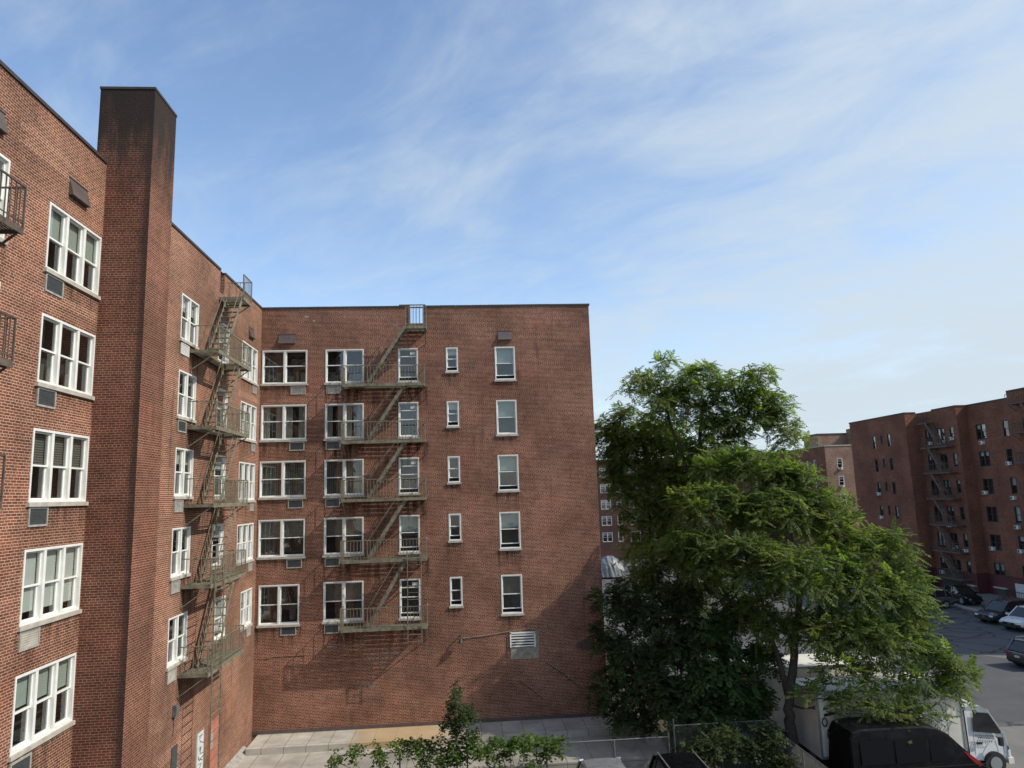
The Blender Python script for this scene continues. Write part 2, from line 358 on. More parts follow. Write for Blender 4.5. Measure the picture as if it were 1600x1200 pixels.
def window(parent, loc, rz, w, h, units, style, frame='white', detail=True, meet=.5, open_=0):
    """local frame: x to the right along the wall, y inwards, z up; origin at the bottom left of the opening"""
    key = (round(w,2), round(h,2), units, style, frame, detail, meet, open_)
    if key not in CACHE:
        fm = M[frame]; e = .055 if detail else .06; mul = .10 if detail else .07
        f = MB()
        f.box(0, e, -.018, .14, 0, h); f.box(w-e, w, -.018, .14, 0, h); f.box(e, w-e, -.018, .14, h-e, h); f.box(e, w-e, -.018, .14, 0, e)
        uw = (w-2*e-(units-1)*mul)/units; xs = []
        for k in range(units):
            x0 = e+k*(uw+mul); xs.append((x0, x0+uw))
            if k: f.box(x0-mul, x0, -.012, .14, e, h-e)
        zm = e+(h-2*e)*meet
        s = MB(); g = MB(); r = .042
        for x0, x1 in xs:
            for (a, b, y) in ((zm-.02, h-e, .05), (e+open_, zm+.02+open_*0, .095)):
                s.box(x0, x0+r, y, y+.035, a, b); s.box(x1-r, x1, y, y+.035, a, b); s.box(x0+r, x1-r, y, y+.035, a, a+r); s.box(x0+r, x1-r, y, y+.035, b-r, b)
                g.quad((x0+r, y+.018, a+r), (x1-r, y+.018, a+r), (x1-r, y+.018, b-r), (x0+r, y+.018, b-r))
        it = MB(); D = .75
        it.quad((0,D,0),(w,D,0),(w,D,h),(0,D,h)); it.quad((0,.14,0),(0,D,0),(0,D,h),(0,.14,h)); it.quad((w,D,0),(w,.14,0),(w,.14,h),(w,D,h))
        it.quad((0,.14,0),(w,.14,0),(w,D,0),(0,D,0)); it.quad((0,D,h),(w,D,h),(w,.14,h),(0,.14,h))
        extra = []
        def sheet(nm, mat, z0, z1, y=.16, rip=0, seg=1):
            q = MB()
            for x0, x1 in xs:
                n = 14 if rip else 1; P = [(x0+(x1-x0)*i/n, y+rip*math.sin(i*1.9)) for i in range(n+1)]
                for (ax, ay), (bx, by) in zip(P, P[1:]): q.quad((ax,ay,z0),(bx,by,z0),(bx,by,z1),(ax,ay,z1))
            extra.append((nm, q.mesh(nm, mat)))
        if style == 'green': sheet('roller_shade', M['shade'], zm+.06, h-e)
        if style == 'green_low': sheet('roller_shade', M['shade'], e+.5*(zm-e), h-e)
        if style == 'white': sheet('roller_shade', M['shade_w'], e+.25*(zm-e), h-e)
        if style == 'half': sheet('roller_shade', M['shade_w'], zm+.35*(h-zm), h-e)
        if style == 'brown': sheet('roller_shade', M['shade_b'], zm, h-e)
        if style == 'blind': sheet('blind', M['blind_h'], zm-.03, h-e)
        if style == 'blind_all': sheet('blind', M['blind_h'], e+.1, h-e)
        if style == 'vert': sheet('vertical_blind', M['blind_v'], e+.03, h-e)
        if style == 'curtain':
            q = MB()
            for x0, x1 in xs:
                for a, b in ((x0, x0+(x1-x0)*.33), (x1-(x1-x0)*.36, x1)):
                    n = 16; P = [(a+(b-a)*i/n, .19+.035*math.sin(i*1.7)) for i in range(n+1)]
                    for (ax, ay), (bx, by) in zip(P, P[1:]): q.quad((ax,ay,e),(bx,by,e),(bx,by,h-e),(ax,ay,h-e))
            extra.append(('curtain', q.mesh('curtain', M['curtain'])))
        if style == 'sticker':
            q = MB(); x0, x1 = xs[0]; q.box(x1-.34, x1-.08, .044, .048, h-e-.27, h-e-.12); extra.append(('notice', q.mesh('notice', M['shade_w'])))
            q = MB(); q.box(x0+.04, x1-.04, .06, .1, h-e-.38, h-e-.33); extra.append(('rail', q.mesh('rail', fm)))
        if style == 'clutter':
            q = MB(); rr = random.Random(w*31+h)
            for x0, x1 in xs:
                for _ in range(4):
                    a = x0+rr.random()*(x1-x0)*.7; ww = .1+.25*rr.random(); z0 = e+rr.random()*.2; hh = .15+.5*rr.random()
                    q.box(a, min(a+ww, x1), .3+.05*_, .34+.05*_, z0, z0+hh)
            extra.append(('shelf', q.mesh('shelf', M['shade_b'])))
        sl = None
        if detail:
            q = MB(); q.box(-.05, w+.05, -.07, .12, -.10, -.002); sl = q.mesh('sill', M['sill'])
        CACHE[key] = (f.mesh('window', fm), s.mesh('sash', fm), g.mesh('pane', M['glass']), it.mesh('interior', M['room']), sl, extra)
    fme, sme, gme, ime, sl, extra = CACHE[key]
    W = put('window', fme, parent, loc, rz)
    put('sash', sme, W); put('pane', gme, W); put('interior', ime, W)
    if sl: put('sill', sl, W)
    for nm, me in extra: put(nm, me, W)
    return W
def ac_sleeve(parent, loc, rz, w, h, kind):
    """through-wall unit: loc is its lower left corner on the wall plane"""
    key = ('ac', round(w,2), round(h,2), kind)
    if key not in CACHE:
        f = MB(); t = .045
        f.box(0, w, -.03, .02, 0, t); f.box(0, w, -.03, .02, h-t, h); f.box(0, t, -.03, .02, t, h-t); f.box(w-t, w, -.03, .02, t, h-t)
        g = MB(); g.box(t, w-t, -.012, .02, t, h-t)
        n = 7
        for i in range(n): z = t+(h-2*t)*(i+.5)/n; g.box(t, w-t, -.02, -.012, z-.008, z+.008)
        if kind == 'dark': g.box(w-t-.10, w-t-.05, -.024, -.012, t+.06, t+.12)
        CACHE[key] = (f.mesh('air_conditioner', M['ac_white'] if kind == 'white' else M['ac']), g.mesh('grille', {'dark': M['ac_dark'], 'grey': M['ac'], 'white': M['ac_white'], 'tan': M['sill']}[kind]))
    a, b = CACHE[key]; A = put('air_conditioner', a, parent, loc, rz); put('grille', b, A); return A
def hood(parent, loc, rz, w, h):
    q = MB(); q.poly([(0,0,h),(w,0,h),(w,-.13,0),(0,-.13,0)][::-1]); q.poly([(0,0,0),(0,0,h),(0,-.13,0)][::-1]); q.poly([(w,0,0),(w,-.13,0),(w,0,h)][::-1]); q.quad((0,-.13,0),(w,-.13,0),(w,0,0),(0,0,0))
    q.box(-.03, w+.03, -.02, .0, h, h+.04)
    return put('vent_hood', q.mesh('vent_hood', M['hood']), parent, loc, rz)

# ------------------------------------------------------------------ near apartment building
ORG = Vector((LX, FY, YARD))
B = thing('apartment_building', ORG, 'red brick block with tall sooty chimney and white windows around the paved yard', 'building')
def at(x, y, z): return Vector((x, y, z)) - ORG
FT = [7.41, 4.68, 1.94, -.84, -3.83]; FB = [5.72, 2.96, .20, -2.59, -5.64]
LT = [7.38, 4.62, 1.90, -.84, -3.78]; LB = [5.72, 2.97, .21, -2.49, -5.36]
farw = []   # x0,x1,z0,z1,units,style
stA = ['clutter','curtain','vert','blind','clutter']; stB = ['clutter','curtain','vert','blind','brown']
stC = ['sticker','sticker','sticker','green','sticker']; stD = ['half','half','plain','plain','plain']; stE = ['green','green','green','green','brown']
for k in range(5):
    a0, a1 = (-9.7, -7.52) if k < 4 else (-9.62, -7.74)
    farw.append((a0, a1, FB[k] if k < 4 else -5.69, FT[k] if k < 4 else -3.87, 2, stA[k]))
    farw.append((-6.63, -4.75, FB[k], FT[k], 2, stB[k])); farw.append((-3.06, -2.07, FB[k], FT[k], 1, stC[k]))
    farw.append((-.67, -.07, FB[k]+.47, FT[k], 1, stD[k])); farw.append((1.79, 2.81, FB[k], FT[k], 1, stE[k]))
leftw = []
stP = ['green','clutter','blind','white','green']; stQ = ['half','plain','half','plain','plain']
for k in range(5):
    d = -.05 if k < 4 else .15
    leftw.append((16.92, 19.38, LB[k]+d, LT[k]+(d if k < 4 else .19), 3, stP[k]))
    leftw.append((25.10, 26.73, LB[k]+.08, LT[k]+.06, 2, stQ[k]))
    leftw.append((29.0 if k < 4 else 29.55, 30.3 if k < 4 else 30.85, LB[k]+.05, LT[k]+.04, 1, ['green','plain','half','half','white'][k]))
    leftw.append((32.14 if k < 4 else 32.9, 34.56, LB[k]-.10, LT[k]-.10, 3 if k < 4 else 2, ['half','plain','plain','clutter','half'][k]))
    leftw.append((13.1, 15.36, LB[k]+.05, LT[k]+.22, 2, ['white','half','plain','white','blind'][k]))
fopen = (-2.44, -1.79, 8.67, 9.7); lopen = (29.0, 29.52, 8.62, 9.7); TOPZ = 9.52; RZ = 8.6
w = MB()
to_far = lambda u, d, z: (u, FY+d, z); to_left = lambda u, d, z: (LX-d, u, z)
wall_face(w, to_far, LX, 6.71, LOT-.2, TOPZ, [h[:4] for h in farw] + [(fopen[0], fopen[1], fopen[2], TOPZ)], .14)
w.build('far_facade', M['brick'], B)
w = MB()
wall_face(w, to_left, 4, FY, LOT-.2, TOPZ, [h[:4] for h in leftw] + [(lopen[0], lopen[1], lopen[2], TOPZ)], .14)
w.build('side_facade', M['brick'], B)
w = MB()   # end wall, rear walls, inner faces of the parapet
w.quad((6.71,FY,LOT-.2),(6.71,52,LOT-.2),(6.71,52,TOPZ),(6.71,FY,TOPZ)); w.quad((6.71,52,LOT-.2),(-24,52,LOT-.2),(-24,52,TOPZ),(6.71,52,TOPZ))
w.quad((-24,52,LOT-.2),(-24,4,LOT-.2),(-24,4,TOPZ),(-24,52,TOPZ)); w.quad((-24,4,LOT-.2),(LX,4,LOT-.2),(LX,4,TOPZ),(-24,4,TOPZ))
for a, b in ((LX-.3, fopen[0]), (fopen[1], 6.41)): w.quad((b,FY+.3,RZ),(a,FY+.3,RZ),(a,FY+.3,TOPZ),(b,FY+.3,TOPZ))
for a, b in ((4, lopen[0]), (lopen[1], FY+.3)): w.quad((LX-.3,a,RZ),(LX-.3,b,RZ),(LX-.3,b,TOPZ),(LX-.3,a,TOPZ))
for x in fopen[:2]: w.quad((x,FY+.14,fopen[2]),(x,FY+.3,fopen[2]),(x,FY+.3,TOPZ),(x,FY+.14,TOPZ))
for y in lopen[:2]: w.quad((LX-.14,y,lopen[2]),(LX-.3,y,lopen[2]),(LX-.3,y,TOPZ),(LX-.14,y,TOPZ))
w.build('rear_wall', M['brick'], B)
w = MB(); w.quad((-24,FY+.3,RZ),(6.71,FY+.3,RZ),(6.71,52,RZ),(-24,52,RZ)); w.quad((-24,4,RZ),(LX-.3,4,RZ),(LX-.3,FY+.3,RZ),(-24,FY+.3,RZ))
w.quad((fopen[0],FY+.14,fopen[2]),(fopen[1],FY+.14,fopen[2]),(fopen[1],FY+.3,fopen[2]),(fopen[0],FY+.3,fopen[2]))
w.build('roof', M['roof'], B)
rr = random.Random(3)
def coping_run(p0, p1, along_x):
    t = p0; w = MB()
    while t < p1-.05:
        e = min(t+.75+.1*rr.random(), p1); j = .008*rr.random()
        if along_x: w.box(t+.004, e-.004, FY-.045+j, FY+.32, TOPZ, TOPZ+.085+j)
        else: w.box(LX-.32, LX+.045-j, t+.004, e-.004, TOPZ, TOPZ+.085+j)
        t = e
    w.build('coping', M['coping'], B)
coping_run(LX+.05, fopen[0]-.02, True); coping_run(fopen[1]+.02, 6.76, True); coping_run(4, 19.44, False); coping_run(20.98, lopen[0]-.02, False); coping_run(lopen[1]+.02, FY+.3, False)
w = MB(); w.box(fopen[0]-.55, fopen[1]+.12, FY-.05, FY+.02, TOPZ+.10, TOPZ+.15); w.bar((fopen[0]-.02,FY-.02,8.5),(fopen[0]-.02,FY-.02,TOPZ+.1),.05); w.bar((fopen[1]+.03,FY-.02,8.5),(fopen[1]+.03,FY-.02,TOPZ+.1),.05)
for i in range(3): x = fopen[0]+.17+.155*i; w.bar((x,FY+.1,8.67),(x,FY+.1,TOPZ+.1),.022)
w.build('roof_gate', M['fe'], B)
for x0, x1, z0, z1, n, st in farw:
    k_ = int(z0*3+x0*7) % 3; window(B, at(x0, FY, z0), 0, x1-x0, z1-z0, n, st, open_=(.16 if n == 1 and k_ else 0), meet=.5 if k_ != 1 else .53)
for y0, y1, z0, z1, n, st in leftw: window(B, at(LX, y0, z0), math.pi/2, y1-y0, z1-z0, n, st)
for k in range(5):
    ax = -8.30 if k < 4 else -8.5
    ac_sleeve(B, at(ax-.02*k, FY, FB[k]-.54), 0, .72, .42, 'dark' if k else 'grey'); ac_sleeve(B, at(-6.57, FY, FB[k]-.54), 0, .70, .42, 'dark' if k else 'grey')
    ac_sleeve(B, at(LX, 16.95, LB[k]-.60+(0 if k < 4 else .13)), math.pi/2, .76, .45, ['dark','dark','dark','tan','dark'][k])
    ac_sleeve(B, at(LX, 25.17, LB[k]-.46), math.pi/2, .74, .42, ['white','dark','grey','grey','tan'][k])
    ac_sleeve(B, at(LX, 33.85, LB[k]-.60), math.pi/2, .62, .42, 'grey')
    ac_sleeve(B, at(LX, 13.4, LB[k]-.55), math.pi/2, .72, .42, 'dark')
hood(B, at(-8.93, FY, 7.74), 0, .82, .46); hood(B, at(1.98, FY, 7.76), 0, .7, .45); hood(B, at(LX, 17.68, 7.85), math.pi/2, .85, .46); hood(B, at(LX, 33.05, 7.67), math.pi/2, .72, .45); hood(B, at(LX, 14.1, 8.05), math.pi/2, .95, .48)
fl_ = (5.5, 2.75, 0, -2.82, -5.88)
def overlay(name, mat, wall, u0, u1, z0, z1, d=.003):
    q = MB()
    if wall == 'far': q.quad((u0,FY-d,z0),(u1,FY-d,z0),(u1,FY-d,z1),(u0,FY-d,z1))
    else: q.quad((LX+d,u0,z0),(LX+d,u1,z0),(LX+d,u1,z1),(LX+d,u0,z1))
    return q.build(name, mat, B)
rr = random.Random(21)
for wall, lst in (('far', farw), ('left', leftw)):
    for (a, b, z0, z1, n, st) in lst:
        overlay('dirt_streak', M['streak'], wall, a-.12, b+.12, z0-.10-.5-.8*rr.random(), z0-.10)
for u0, u1, z0, z1 in ((-6.6,-5.7,-7.1,-6.65),(-5.0,-4.1,-9.3,-8.4),(-4.6,-3.4,-7.9,-7.0),(-3.6,-2.9,-7.5,-7.0)): overlay('salt_mark', M['bloom'], 'far', u0, u1, z0, z1, .002)
for z in fl_: overlay('platform_dark_streak', M['streak'], 'far', -5.9-.3*rr.random(), -1.6, z-1.5-.5*rr.random(), z-.05, .0035)  # dark streaks on the wall under each platform, fading downward
for z in (5.57,2.77,0,-2.78,-5.72): overlay('platform_dark_streak', M['streak'], 'left', 26.0, 29.2, z-1.7, z-.05, .0035)  # same downward-fading dark streaks on the side wall
for wall, u, z, wd, rows in (('far',1.6,2.05,1.5,4),('far',-3.4,2.05,1.4,3),('far',2.9,-.2,.7,6),('far',1.2,7.9,1.0,3),('far',-9.6,4.75,2.4,3),('far',-6.2,-7.0,1.6,5),('left',16.4,4.9,3.4,4),('left',20.9,7.6,2.2,5),('left',31.5,4.7,3.4,4),('left',15.6,8.2,2.5,9),('left',24.6,-8.3,3.0,6)):
    for r_ in range(rows):
        zz = round(z/ROW)*ROW+r_*ROW; a = u+.4*rr.random(); overlay('repointed_course', M['brick_fix'], wall, a, u+wd-.5*rr.random(), zz, zz+ROW, .0025)
# chimney
w = MB(); cx0, cx1, cy0, cy1, ct = -10.07, -8.56, 19.45, 20.97, 11.82
w.quad((cx0,cy0,LOT),(cx1,cy0,LOT),(cx1,cy0,ct),(cx0,cy0,ct)); w.quad((cx1,cy0,LOT),(cx1,cy1,LOT),(cx1,cy1,ct),(cx1,cy0,ct))
w.quad((cx1,cy1,LOT),(cx0,cy1,LOT),(cx0,cy1,ct),(cx1,cy1,ct)); w.quad((cx0,cy1,LOT),(cx0,cy0,LOT),(cx0,cy0,ct),(cx0,cy1,ct))
ch = w.build('chimney', M['brick_chim'], B)
w = MB(); w.box(cx0-.02, cx1+.02, cy0-.02, cy0+.25, ct, ct+.07); w.box(cx0-.02, cx1+.02, cy1-.25, cy1+.02, ct, ct+.07); w.box(cx0-.02, cx0+.25, cy0+.25, cy1-.25, ct, ct+.07); w.box(cx1-.25, cx1+.02, cy0+.25, cy1-.25, ct, ct+.07)
w.build('cap', M['coping'], ch)
# fittings of the far facade
w = MB(); w.box(LX+.03, 6.71, FY-.03, FY, YARD+.27, YARD+.42); w.build('base_strip', M['hood'], B)
w = MB()
for i in range(5): z = -7.17+.125*i; w.box(2.2, 3.3, FY-.06, FY-.045, z, z+.06)
w.box(2.14, 2.2, FY-.07, FY, -7.2, -6.52); w.box(3.3, 3.36, FY-.07, FY, -7.2, -6.52); w.box(2.14, 3.36, FY-.07, FY, -6.57, -6.5)
lv_ = w.build('louvre_vent', M['white'], B); w = MB(); w.box(2.2, 3.3, FY-.02, FY, -7.2, -6.57); w.build('opening', M['room'], lv_)
w = MB(); w.box(2.16, 3.5, FY-.025, FY, -7.74, -7.21); w.box(3.37, 3.52, FY-.02, FY, -7.2, -6.45); w.build('stone_panel', M['stone'], B)
w = MB()
w.tube([(-.1,FY-.03,-6.66),(1.2,FY-.03,-6.56),(2.1,FY-.03,-6.45),(3.1,FY-.03,-6.36),(3.5,FY-.03,-6.42),(4.4,FY-.03,-6.75),(5.4,FY-.03,-7.13)], .016, 6); w.build('conduit', M['conduit'], B)
w = MB(); w.box(5.35, 5.52, FY-.12, FY, -7.35, -7.1); w.box(5.54, 6.1, FY-.05, FY, -7.45, -6.98); w.build('junction_box', M['hood'], B)
w = MB(); w.tube([(-.18,FY,-6.5),(-.2,FY-.2,-6.48),(-.2,FY-.27,-6.62)], .03, 6); w.loft([[(-.2+.05*math.cos(t),FY-.27+.05*math.sin(t),-6.6) for t in [k*math.pi/4 for k in range(8)]], [(-.2+.13*math.cos(t),FY-.27+.13*math.sin(t),-6.82) for t in [k*math.pi/4 for k in range(8)]]]); w.build('wall_lamp', M['brownframe'], B)
def crack(pts, wd, name, mat, wall='far', d=.004):
    q = MB(); rr = random.Random(len(pts)+int(abs(pts[0][0])*10)); P = []
    for (x0, z0), (x1, z1) in zip(pts, pts[1:]):
        for i in range(6): t = i/6; P.append((x0+(x1-x0)*t, round((z0+(z1-z0)*t)/.0655)*.0655+.01*rr.random()))
    P.append(pts[-1])
    for i, (a, b) in enumerate(zip(P, P[1:])):
        h = wd*(.35+.65*rr.random())*(math.sin(math.pi*(i+.6)/(len(P)))**.5); q.box(min(a[0],b[0]), max(a[0],b[0])+.01, FY-d, FY-.0005, b[1]-h/2, b[1]+h/2)
    return q.build(name, mat, B)
crack([(3.8,-7.95),(4.4,-8.3),(4.9,-8.75),(5.4,-9.1)], .11, 'crack', M['room']); crack([(2.45,-8.62),(2.9,-9.0),(3.4,-9.4),(3.75,-9.67)], .09, 'crack', M['room']); crack([(-9.6,-7.18),(-8.6,-7.17),(-7.5,-7.15)], .05, 'crack', M['room'])
w = MB()
for x, z, a, h in ((-7.68,9.08,.22,.06),(-7.28,8.86,.11,.06)): w.box(x, x+a, FY-.004, FY, z, z+h)
w.build('pale_brick', M['sill'], B)
# fittings of the side facade
w = MB(); w.box(LX, LX+.03, 25.78, 26.25, -8.85, -7.98); w.build('shutter', M['ac_dark'], B)
w = MB(); w.box(LX, LX+.14, 25.72, 25.95, -6.98, -6.62); w.tube([(LX+.03,25.85,-7.0),(LX+.03,25.85,-7.6)], .015); w.build('meter_box', M['steel_dk'], B)
D_ = MB(); D_.box(LX, LX+.05, 28.1, 28.68, YARD, -8.28); dr = D_.build('door', M['door_white'], B); dr['label'] = 'pale door scribbled with black graffiti'
w = MB(); rr = random.Random(5)
for k in range(5):
    z = -8.5-.33*k; pts = [(LX+.056, 28.18+.42*rr.random()*(i%2)+.04*i, z-.05*i+.18*rr.random()) for i in range(6)]; w.tube(pts, .012, 4)
w.build('graffiti', M['ink'], dr)
w = MB(); w.box(LX, LX+.04, 28.02, 28.1, YARD, -8.22); w.box(LX, LX+.04, 28.68, 28.76, YARD, -8.22); w.build('door_frame', M['sill'], B)
w = MB(); w.box(LX, LX+.045, 29.3, 30.35, YARD, -8.25); d2 = w.build('door', M['door_red'], B); d2['label'] = 'tall salmon red painted double door'
w = MB(); w.box(LX+.045, LX+.06, 29.4, 29.7, -9.2, -8.55); w.build('metal_patch', M['ac'], d2)
w = MB(); w.box(LX, LX+.04, 25.95, 26.35, YARD, -8.75); w.build('door_frame', M['sill'], B)

# ------------------------------------------------------------------ yard, lot, ground
w = MB(); w.quad((-300,-200,LOT-.06),(500,-200,LOT-.06),(500,700,LOT-.06),(-300,700,LOT-.06)); tag(w.build('ground', M['dirt']), kind='structure')
w = MB(); w.quad((5,-40,LOT),(44.7,-40,LOT),(44.7,140,LOT),(5,140,LOT)); tag(w.build('parking_lot', M['asphalt']), kind='structure')
w = MB(); w.quad((10,34.2,LOT+.004),(44.6,33.6,LOT+.004),(44.6,46.6,LOT+.004),(10,47.2,LOT+.004)); tag(w.build('asphalt_patch', M['patch']), kind='structure')
w = MB(); w.poly([(34.9,45.0,LOT+.008),(44.6,44.2,LOT+.008),(44.6,46.4,LOT+.008),(33.6,46.7,LOT+.008)]); w.poly([(20.8,20,LOT+.008),(44.6,20,LOT+.008),(44.6,33.0,LOT+.008),(20.8,33.4,LOT+.008)]); tag(w.build('pale_pavement', M['pale']), kind='structure')
w = MB(); w.box(44.7, 44.95, -40, 140, LOT-.1, LOT+.14); tag(w.build('kerb', M['sill']), kind='structure')
w = MB(); w.quad((44.95,-40,LOT+.1),(52.7,-40,LOT+.1),(52.7,140,LOT+.1),(44.95,140,LOT+.1)); tag(w.build('pavement', M['pale']), kind='structure')
w = MB(); w.box(LX, 8.4, 30.3, FY, LOT-.1, YARD); tag(w.build('yard', M['yard']), kind='structure')
w = MB(); w.box(LX+.28, 8.4, 33.22, FY, YARD, YARD+.27)
n = len(w.v); tag(w.build('yard_step', M['step']), kind='structure')
w = MB(); w.poly([(LX,30.3,YARD+.22),(LX+.32,30.3,YARD+.004),(LX+.32,33.9,YARD+.004),(LX,33.9,YARD+.22)]); w.poly([(LX,30.3,YARD+.004),(LX+.32,30.3,YARD+.004),(LX,30.3,YARD+.22)]); tag(w.build('yard_edge', M['ac']), kind='structure')
w = MB(); w.poly([(8.4,30.3,LOT+.02),(12.4,30.3,LOT+.02),(12.4,60,LOT+.02),(6.71,60,LOT+.02),(6.71,FY,LOT+.02),(8.4,FY,LOT+.02)]); tag(w.build('planting_bed', M['dirt']), kind='structure')

# ------------------------------------------------------------------ fire escapes
def fire_escape(loc, rz, x0, x1, d, floors, st, top, label, group, mat='fe', ladder=None, fine=True, rail=.9, stairs=True):
    """local frame like the windows: x along the wall, -y away from it; st = (x at upper end, x at lower end)"""
    m = M[mat]; T = thing('fire_escape', loc, label, 'fire escape', group, rz)
    lv = list(floors)
    def rails(q, a, b, z, dd, left=True, right=True, front=True, h=rail):
        t = .034; sp = .15 if fine else .3; bt = .019 if fine else .03
        y = -dd+.02
        if front:
            q.bar((a,y,z+h),(b,y,z+h),t); q.bar((a,y,z+.12),(b,y,z+.12),.02); n = int((b-a)/sp)
            for i in range(n+1): x = a+(b-a)*i/n; q.bar((x,y,z),(x,y,z+h), .036 if i in (0, n) else bt)
        for ok, x in ((left, a), (right, b)):
            if ok:
                q.bar((x,0,z+h),(x,y,z+h),t); n = int(dd/sp)
                for i in range(1, n): q.bar((x,-dd*i/n,z),(x,-dd*i/n,z+h),bt)
    def platform(a, b, z, dd, hole=None):
        q = MB()
        q.box(a, b, -dd, -dd+.03, z-.13, z+.01); q.box(a, a+.03, -dd+.03, 0, z-.11, z); q.box(b-.03, b, -dd+.03, 0, z-.11, z); q.box(a+.03, b-.03, -.05, -.01, z-.09, z-.005)
        n = int((dd-.1)/.075)
        for i in range(n):
            y = -.09-(dd-.14)*(i+.5)/n
            if hole and y < -.28: segs = ((a+.03, hole[0]), (hole[1], b-.03))
            else: segs = ((a+.03, b-.03),)
            for s0, s1 in segs:
                if s1 > s0: q.box(s0, s1, y-.022, y+.022, z-.035, z-.008)
        P = put('platform', q.mesh('platform', m), T)
        for x in (a+.06, b-.06) if fine else (a+.1, b-.1): k = MB(); k.bar((x,-dd+.1,z-.12),(x,-.01,z-.75),.05,.03); put('bracket', k.mesh('bracket', m), P)
        return P
    hw = 0
    for k, z in enumerate(lv):
        hole = (min(st)+.15, max(st)-.25) if (stairs and k < len(lv)-1) or False else None
        P = platform(x0, x1, z, d, hole)
        q = MB(); rails(q, x0, x1, z, d); put('railing', q.mesh('railing', m), P)
    if top:
        ta, tb, tz, td = top
        P = platform(ta, tb, tz, td); q = MB(); rails(q, ta, tb, tz, td, left=st[0] > st[1] and st[0] > tb-.2 or st[1] > st[0], right=st[1] < st[0], front=True, h=.95)
        put('railing', q.mesh('railing', m), P); lv = [tz] + lv
    if stairs:
        for zu, zl in zip(lv, lv[1:]):
            xa, xb = st; q = MB()
            ya, yb = -.33, -d+.09
            for y in (ya, yb): q.bar((xa,y,zu-.02),(xb,y,zl+.02),.018 if fine else .05,.16 if fine else .24)
            n = 11
            for i in range(1, n): t = i/n; x = xa+(xb-xa)*t; z = zu+(zl-zu)*t; q.box(x-.09, x+.09, yb+.02, ya-.02, z-.015, z+.012)
            S = put('stair', q.mesh('stair', m), T)
            if fine:
                q = MB()
                for y in (ya, yb):
                    xm = xa+(xb-xa)*.22; zm = zu+(zl-zu)*.22
                    q.bar((xm,y,zm+.75),(xb,y,zl+.85),.022); q.bar((xm,y,zm),(xm,y,zm+.75),.018); q.bar((xb,y,zl),(xb,y,zl+.85),.018)
                put('handrail', q.mesh('handrail', m), S)
    if ladder:
        xa, xb, z0, z1 = ladder; q = MB(); y = -d-.05
        for x in (xa, xb): q.bar((x,y,z0),(x,y,z1),.035)
        n = int((z1-z0)/.3)
        for i in range(n): z = z0+.1+(z1-z0-.1)*i/n; q.bar((xa,y,z),(xb,y,z),.022)
        put('ladder', q.mesh('ladder', m), T)
    return T
G1 = 'fire escapes on the near brick block'
fl = [5.50, 2.75, 0, -2.82, -5.88]
def rel(z0, L): return [z-z0 for z in L]
fire_escape((-3.7, FY, -5.88), 0, -1.98, 1.98, .95, rel(-5.88, fl), (1.05, -.75), (1.08, 2.1, 8.36+5.88, .85), 'greenish iron fire escape facing the viewer on the flat far brick wall', G1, ladder=(1.1, 1.74, -.75, 3.4))
fire_escape((LX, 28.0, -5.72), math.pi/2, -1.95, 2.05, 1.02, rel(-5.72, [5.57, 2.77, 0, -2.78, -5.72]), (.95, -1.0), (.85, 2.0, 8.36+5.72, 1.0), 'rusty iron fire escape seen from its end, just beyond the tall chimney', G1, ladder=(-1.7, -.75, -3.6, 3.6))
fire_escape((LX, 12.9, .15), math.pi/2, -1.6, 1.68, .88, rel(.15, [5.72, 2.93, .17]), (.9, -1.0), None, 'iron fire escape with balconies cut off by the left edge of the view', G1, mat='fe_rust', stairs=False)

# ------------------------------------------------------------------ buildings across the lot
G2 = None
def simple_building(name, loc, label, parts, cat='building'):
    return thing(name, loc, label, cat)
RB = thing('apartment_building', (49.8, 75, LOT), 'dark brick apartment block with stepped front on the far side of the parking lot', 'building')
RO = Vector((49.8, 75, LOT))
zr = 7.6; rows = [5.6-2.75*k for k in range(6)]
def facade_x(X, ya, yb, holes, z1=zr, mat='brick_lot', nm='facade'):
    q = MB(); wall_face(q, lambda u, d, z: (X+d, -u, z), -ya, -yb, -9.3, z1, [(-h[1], -h[0], h[2], h[3]) for h in holes], .14)
    q.build(nm, M[mat], RB)
    q = MB(); q.quad((X,yb,LOT),(X,ya,LOT),(X,ya,-9.3),(X,yb,-9.3)); q.build('painted_base', M['redpaint'], RB)
def acbox(parent, loc, rz):
    key = 'acbox'
    if key not in CACHE:
        q = MB(); q.box(0,.5,-.28,.02,0,.34); g = MB(); g.box(.04,.26,-.29,-.28,.04,.30); CACHE[key] = (q.mesh('air_conditioner', M['ac_white']), g.mesh('grille', M['ac_dark']))
    a = put('air_conditioner', CACHE[key][0], parent, loc, rz); put('grille', CACHE[key][1], a)
h1, h2, h3 = [], [], []
rr = random.Random(11)
for k in range(6):
    t = rows[k]; j = .0
    h1 += [(81.95, 82.65, t-1.6, t, 1), (80.6, 81.0, t-1.15, t, 1), (79.0, 79.65, t-1.5, t, 1)]
    h2 += [(75.05, 75.35, t-1.7, t, 1)] if False else []
    h2 += [(73.9, 75.1, t-1.7, t, 2), (71.9, 73.1, t-1.7, t, 2), (70.4, 71.1, t-1.45, t, 1)]
    h3 += [(67.4, 68.85, t-1.6, t, 2), (64.4, 65.2, t-1.6, t+.05, 1), (61.2, 62.7, t-1.6, t, 2), (57.5, 58.4, t-1.6, t, 1), (54, 55.5, t-1.6, t, 2)]
facade_x(49.8, 87.4, 75.95, h1); facade_x(51.4, 75.95, 69.8, h2, nm='recessed_facade'); facade_x(52.6, 69.8, 64.2, [h for h in h3 if h[0] > 64.2]); facade_x(52.6, 64.2, 40, [h for h in h3 if h[0] < 64.2], zr+.65)
q = MB()
